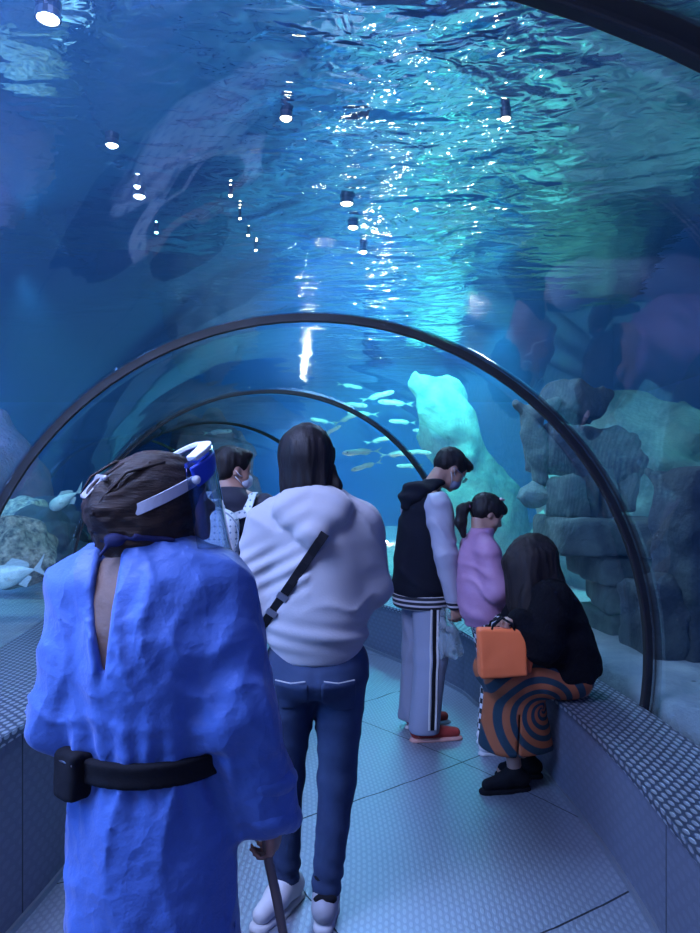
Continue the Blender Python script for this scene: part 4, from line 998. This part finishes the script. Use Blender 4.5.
# ================= F: seated woman =================
tF = empty('person', (.85, 3.52, 0), 'long-haired woman in a black coat and orange striped skirt, sitting on the low bench', 'person')
HF = rotm(84, -42, 0); cF = (.045, -.005, 1.115)
JF = dict(hm=HF, head=cF, neck=(.13,-.0,1.03), shL=(.12,-.165,.95), elL=(.05,-.22,.74), wrL=(-.045,-.20,.865), hdL=(-1,-.15,-.1), hnL=(0,.1,-1), curlL=1.0,
          shR=(.12,.165,.95), elR=(.0,.20,.72), wrR=(-.08,.10,.72), hdR=(-.5,-.3,-.8), hnR=(.3,0,-1), curlR=.5,
          hipL=(.20,-.085,.53), knL=(-.09,-.10,.53), anL=(-.04,-.08,.09), toL=(-.17,-.10,.03), hipR=(.20,.085,.53), knR=(-.12,.06,.52), anR=(.06,.08,.09), toR=(-.07,.09,.03))
lvF = [(.46,.24,0,.11,.14),(.55,.24,0,.12,.155),(.68,.22,0,.105,.13),(.82,.19,0,.105,.14),(.95,.155,0,.10,.155),(1.01,.14,0,.075,.12),(1.05,.13,0,.05,.055)]
human(tF, JF, lvF, .95, ((-.32,-.32,-.02),(.40,.32,1.28)), .010)
M_COAT = mat('black fleece coat', (.004,.004,.007), .95, spec=.15, bump=(45., .8, .012))
kf = loft([(.545,.215,0,.175,.215),(.60,.205,0,.190,.225),(.70,.185,0,.195,.225),(.82,.16,0,.185,.215),(.93,.135,0,.155,.19),(1.0,.12,0,.12,.15),(1.06,.11,0,.08,.09)], .02)
kf = rough_(disp(un(.05, kf, arm(JF, 'L', (.095,.085,.055), end=.95), arm(JF, 'R', (.095,.085,.055), end=.9)), folds((.3,.3,1), 34, .018, 17, 5, 4)), .004, 14, 4)
sdf('coat', kf, (-.20,-.34,.50), (.46,.34,1.12), .009, M_COAT, tF)
T_ = lambda v: np.array(cF)+HF @ np.array(v, float)
hF = un(.035, ell(T_((0,-.02,.035)), (.090,.112,.092), HF), cap((.10,0,1.15), (.13,-.02,.95), .095, .085), cap((.045,-.06,1.14), (.02,-.10,.86), .060, .055), cap((.045,.06,1.14), (.02,.10,.86), .060, .05), cap((.13,0,.98), (.16,-.03,.80), .10, .06), ell(T_((0,.07,.0)), (.085,.05,.10), HF), cap((.0,-.03,1.10), (-.005,-.05,.90), .065, .05), cap((.0,.03,1.10), (-.005,.05,.90), .065, .05))
M_HAIRF = mat('dark brown hair', (.008,.006,.007), .6, spec=.2, vary=((.018,.013,.013), 40., (1,1,.08)), bump=(120., .6, .004, (1,1,.06)))
sdf('hair', disp(hF, lambda P: .006*strands(P)), (-.12,-.24,.72), (.32,.24,1.3), .0075, M_HAIRF, tF)
# skirt: swirl stripes round a centre at hip height
M_SK = mat('swirl striped skirt', (.5,.2,.1), .75, bump=(80., .4, .004)); nt = M_SK.node_tree
tc = N(nt, 'ShaderNodeTexCoord'); sx = N(nt, 'ShaderNodeSeparateXYZ'); nt.links.new(tc.outputs['Object'], sx.inputs[0])
ux = math_(nt, 'SUBTRACT', sx.outputs[0], .085); uz = math_(nt, 'SUBTRACT', sx.outputs[2], .41)
rr_ = math_(nt, 'SQRT', math_(nt, 'ADD', math_(nt, 'MULTIPLY', ux, ux), math_(nt, 'MULTIPLY', uz, uz)))
an_ = math_(nt, 'ARCTAN2', uz, ux)
ph = math_(nt, 'ADD', math_(nt, 'MULTIPLY', an_, -3.), math_(nt, 'MULTIPLY', math_(nt, 'LOGARITHM', math_(nt, 'ADD', rr_, .10), 2.718), 26.))
sn = N(nt, 'ShaderNodeMapRange'); sn.inputs[1].default_value = -.12; sn.inputs[2].default_value = .12; nt.links.new(math_(nt, 'SINE', ph), sn.inputs[0])
nt.links.new(mixc(nt, sn.outputs[0], (.006,.030,.050), (.36,.095,.035)), nt.nodes['Principled BSDF'].inputs['Base Color'])
sk = un(.05, cap((.22,-.10,.565), (-.11,-.12,.565), .115, .095), cap((.22,.10,.565), (-.13,.07,.56), .115, .09), box((.04,-.02,.565), (.17,.11,.075), .05),
        loft([(.19,-.02,-.02,.185,.155),(.30,-.025,-.02,.175,.15),(.42,-.03,-.02,.155,.15),(.55,-.04,-.02,.14,.15)], .02))
sk = disp(sk, folds((1,.6,.05), 30, .016, 9, 3, 2.5)); sk = sub(sk, loft([(.1,-.02,-.02,.165,.135),(.36,-.02,-.02,.15,.125)]), .01)
sk = inter(sk, lambda P: np.where(P[2] < .455, P[0]-.158, -1.))
sk = sub(sk, lambda P: np.maximum(np.abs(P[0]+.045-.05*(P[2]-.19))-.004, np.maximum(P[1]+.06, P[2]-.40)), .004)
sdf('skirt', sk, (-.30,-.30,.17), (.40,.26,.71), .0075, M_SK, tF)
for a_, b_ in (((-.04,-.08,0), (-.18,-.11,0)), ((.06,.08,0), (-.06,.09,0))): shoe(tF, 'black_shoe', a_, b_, M_BLACK, M_BLACK, .98)
sdf('bracelet', sub(ell((-.10,-.13,.66), (.012,.04,.04)), ell((-.10,-.13,.66), (.03,.034,.034)), .002), (-.14,-.19,.6), (-.06,-.07,.72), .003, mat('bracelet silver', (.7,.7,.72), .25, .9), tF)

# orange tote bag
tO = empty('handbag', (.715, 3.30, .715), 'bright orange tote bag with folded side gusset on the knees of the seated woman', 'bag')
M_OR = mat('orange leather', (1.,.20,.06), .5, bump=(90., .2, .002))
of = un(.004, box((0,0,0), (.112,.045,.112), .012)); 
of2 = lambda P: box((0,0,0), (.112,.045,.112), .012)([P[0]-.045*P[2]*(P[0] < 0)*-1, P[1]*(1+.6*np.clip(P[2]*3, -.2, 1)), P[2]-.06*P[0]*(P[2] < 0)])
ob = sdf('bag_body', rough_(of2, .003, 9, 2), (-.16,-.08,-.15), (.16,.09,.15), .006, M_OR, tO)
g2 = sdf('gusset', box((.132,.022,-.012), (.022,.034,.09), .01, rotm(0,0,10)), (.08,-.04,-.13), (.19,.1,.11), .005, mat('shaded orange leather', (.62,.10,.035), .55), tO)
for y_ in (-.03, .03):
    tube('handle', [(-.055,y_,.10), (-.045,y_,.135), (0,y_*.4,.160), (.045,y_,.135), (.055,y_,.10)], .006, M_BLACK, tO, 8)

# ------------------------------------------------------------------ lamps, world, camera
def area(name, loc, aim, size, power, color, sy=None):
    l = bpy.data.lights.new(name, 'AREA'); l.energy = power; l.color = color; l.size = size
    if sy: l.shape = 'RECTANGLE'; l.size_y = sy
    o = bpy.data.objects.new(name, l); COL.objects.link(o); o.location = loc
    o.rotation_euler = (Vector(aim)-Vector(loc)).to_track_quat('-Z', 'Y').to_euler(); return o
def spot(name, loc, aim, power, color, ang=100, r=.08, blend=.8):
    l = bpy.data.lights.new(name, 'SPOT'); l.energy = power; l.color = color; l.spot_size = R(ang); l.spot_blend = blend; l.shadow_soft_size = r
    o = bpy.data.objects.new(name, l); COL.objects.link(o); o.location = loc
    o.rotation_euler = (Vector(aim)-Vector(loc)).to_track_quat('-Z', 'Y').to_euler(); return o
M_HOUS = mat('lamp housing', (.03,.035,.05), .4, .5)
def emit(name, c, s):
    m = bpy.data.materials.new(name); m.use_nodes = True; b = m.node_tree.nodes['Principled BSDF']
    b.inputs['Base Color'].default_value = (*c, 1); b.inputs['Emission Color'].default_value = (*c, 1); b.inputs['Emission Strength'].default_value = s; return m
M_LW, M_LY, M_LC = emit('lamp white', (.75,.9,1), 60), emit('warm glint', (1,.86,.6), 40), emit('lamp cyan', (.3,.9,1), 30)
LG = 'small floodlights floating at the water surface'  # warm lamps below are added to imitate glints on the ripples
lamps = [(-1.10,2.55,3.2,.055,M_LW,'biggest brightest floodlight, nearest above the tall bench'),(-1.19,3.5,3.2,.04,M_LW,'second floodlight in the bright row over the tall bench'),
 (-1.21,3.98,3.2,.025,M_LW,'small third floodlight in the bright row over the tall bench'),(-1.24,4.12,3.2,.045,M_LW,'floodlight right behind the small third one of the bright row'),(-1.3,4.7,3.2,.018,M_LC,'faint last floodlight of the bright row'),
 (-.30,3.28,3.22,.038,M_LY,'warm lamp added as a glint high over the dark-haired hoodie wearer'),(.73,3.28,3.22,.03,M_LY,'warm lamp added as a lone glint over the walkway, towards the near arch'),
 (-.70,4.1,3.2,.016,M_LY,'tiny warm lamp added as a glint, nearest of the middle row'),(-.70,4.45,3.2,.012,M_LY,'tiny warm lamp added as a glint, second of the middle row'),(-.69,4.75,3.2,.015,M_LY,'tiny warm lamp added as a glint, third of the middle row'),(-.68,5.05,3.2,.014,M_LY,'tiny warm lamp added as a glint, last of the middle row'),
 (-.02,4.35,3.25,.05,M_LY,'broad warm lamp added as a glint of the glittering cluster in mid view'),(.02,4.75,3.25,.045,M_LY,'second warm lamp added as a glint of the glittering cluster'),(.10,5.25,3.25,.035,M_LY,'farthest warm lamp added as a glint of the glittering cluster')]
for (x, y, z, r, m, lb) in lamps:
    k_ = 1.92/(z-1.5); x, y, z = x*k_, y*k_, 3.42
    t = empty('glint_lamp', (x, y, z), lb, 'lamp', LG)
    r *= .8
    def ring(rr, zz): return [(rr*math.cos(2*math.pi*k/16), rr*math.sin(2*math.pi*k/16), zz) for k in range(16)]
    V = ring(r*.5, .05)+ring(r*1.1, .03)+ring(r*1.2, -.005)+ring(r*1.02, -.005)+ring(r*1.0, .02); Fc = [tuple(range(16))]
    for i in range(4): Fc += [(i*16+k, (i+1)*16+k, (i+1)*16+(k+1) % 16, i*16+(k+1) % 16) for k in range(16)]
    link('housing', mesh(V, Fc), M_HOUS, t, False)
    link('lens', mesh(ring(r*.99, -.0)+ring(r*.6, -.012)+[(0,0,-.016)], [(k, (k+1) % 16, 16+(k+1) % 16, 16+k) for k in range(16)]+[(16+k, 16+(k+1) % 16, 32) for k in range(16)]), m, t)

# glowing bulbs added in sand and on the back wall to make ripple glints
M_GLINT = emit('glint source white', (1,.97,.85), 210)
for i, (x, y, z, r, lb) in enumerate(((.25,9.2,.44,.07,'uplight in the sand just behind the hoodie wearer\'s shoulder'),(.55,11.8,.5,.09,'added glint source farther off in the sand towards the back wall'),(.85,14.2,.5,.10,'farthest added glint source in the sand by the back wall'),
     (1.75,8.6,.44,.05,'added glint source in the sand behind the girl in the pink jacket'),(2.35,12.6,.5,.07,'added glint source in the sand past the slanting pale rock'),(-1.15,16.3,2.55,.05,'small added glint source on the back wall, seen under the third arch'),(-1.15,16.3,2.1,.04,'lower small added glint source on the back wall under the third arch'))):
    t = empty('glint_source', (x, y, z), lb, 'lamp', 'glint sources added around the tank')
    uvs('lens', (0,0,.03), r, M_GLINT, t, (1,1,.5)); uvs('housing', (0,0,-.03), r*1.15, M_HOUS, t, (1,1,.8))

TEAL, BLUE, VIO = (.12,.85,.95), (.10,.32,1.), (.48,.55,1.)
# the blue and teal floods of the tank
area('tank_flood', (-4.6, .5, 3.3), (-3.5, 1.6, 0), 2.5, 950, (.16,.36,1.), 5)
area('tank_flood', (-5.2, 7.5, 3.3), (-6, 9, 0), 2.5, 260, BLUE, 5)
area('tank_flood', (.9, 10.5, 3.3), (.6, 11.5, 0), 2.2, 300, TEAL, 3)
area('tank_flood', (-.2, 13.2, 3.3), (-.2, 14.5, 1), 3, 240, (.08,.5,1), 2)
spot('tank_spot', (1.6, 7.3, 3.2), (1.3, 7.6, 0), 340, TEAL, 100)
spot('tank_spot', (3.3, 5.6, 3.3), (3.2, 7.2, 1.6), 70, (.12,.62,.9), 90)
spot('tank_spot', (2.6, 3.6, 3.2), (1.9, 5.0, .6), 34, (.15,.55,1.), 100)
spot('tank_spot', (-2.6, 5.6, 3.2), (-2.9, 7.0, .6), 130, (.3,.8,1), 80)
area('tank_flood', (4.4, 1.0, 3.3), (3.6, 2, 0), 2, 120, (.16,.20,1.), 4)
# area lights added to brighten the tunnel and people, without fixtures
area('added_tunnel_light', (-1.0, 1.6, 3.35), (.1, 3.0, .2), 1.1, 300, VIO, 3)
area('added_tunnel_light', (-.75, -1.6, 2.1), (-.1, 2.6, .9), .5, 20, (.50,.55,1), .9)
area('added_tunnel_light', (.2, 5.3, 3.2), (.1, 5.0, 0), 1.2, 110, (.35,.6,1.), 2)
w = bpy.data.worlds.new('w'); sc.world = w; w.use_nodes = True
w.node_tree.nodes['Background'].inputs[0].default_value = (.03,.07,.2,1); w.node_tree.nodes['Background'].inputs[1].default_value = .5

cam = bpy.data.cameras.new('camera'); co = bpy.data.objects.new('camera', cam); COL.objects.link(co)
co.location = (0, 0, 1.5); co.rotation_euler = (R(90), 0, 0)
cam.sensor_fit = 'VERTICAL'; cam.sensor_height = 24; cam.lens = 24*700/933; cam.shift_y = 18.5/933; cam.clip_start = .02
sc.camera = co
sc.view_settings.view_transform = 'Standard'; sc.view_settings.look = 'None'; sc.view_settings.gamma = 1; sc.view_settings.exposure = 0.
try: sc.view_settings.use_curve_mapping = False
except Exception: pass
sc.cycles.use_denoising = True; sc.cycles.max_bounces = 8; sc.cycles.transparent_max_bounces = 24; sc.cycles.glossy_bounces = 5
sc.cycles.transmission_bounces = 6; sc.cycles.sample_clamp_indirect = 6; sc.cycles.caustics_reflective = False; sc.cycles.caustics_refractive = False
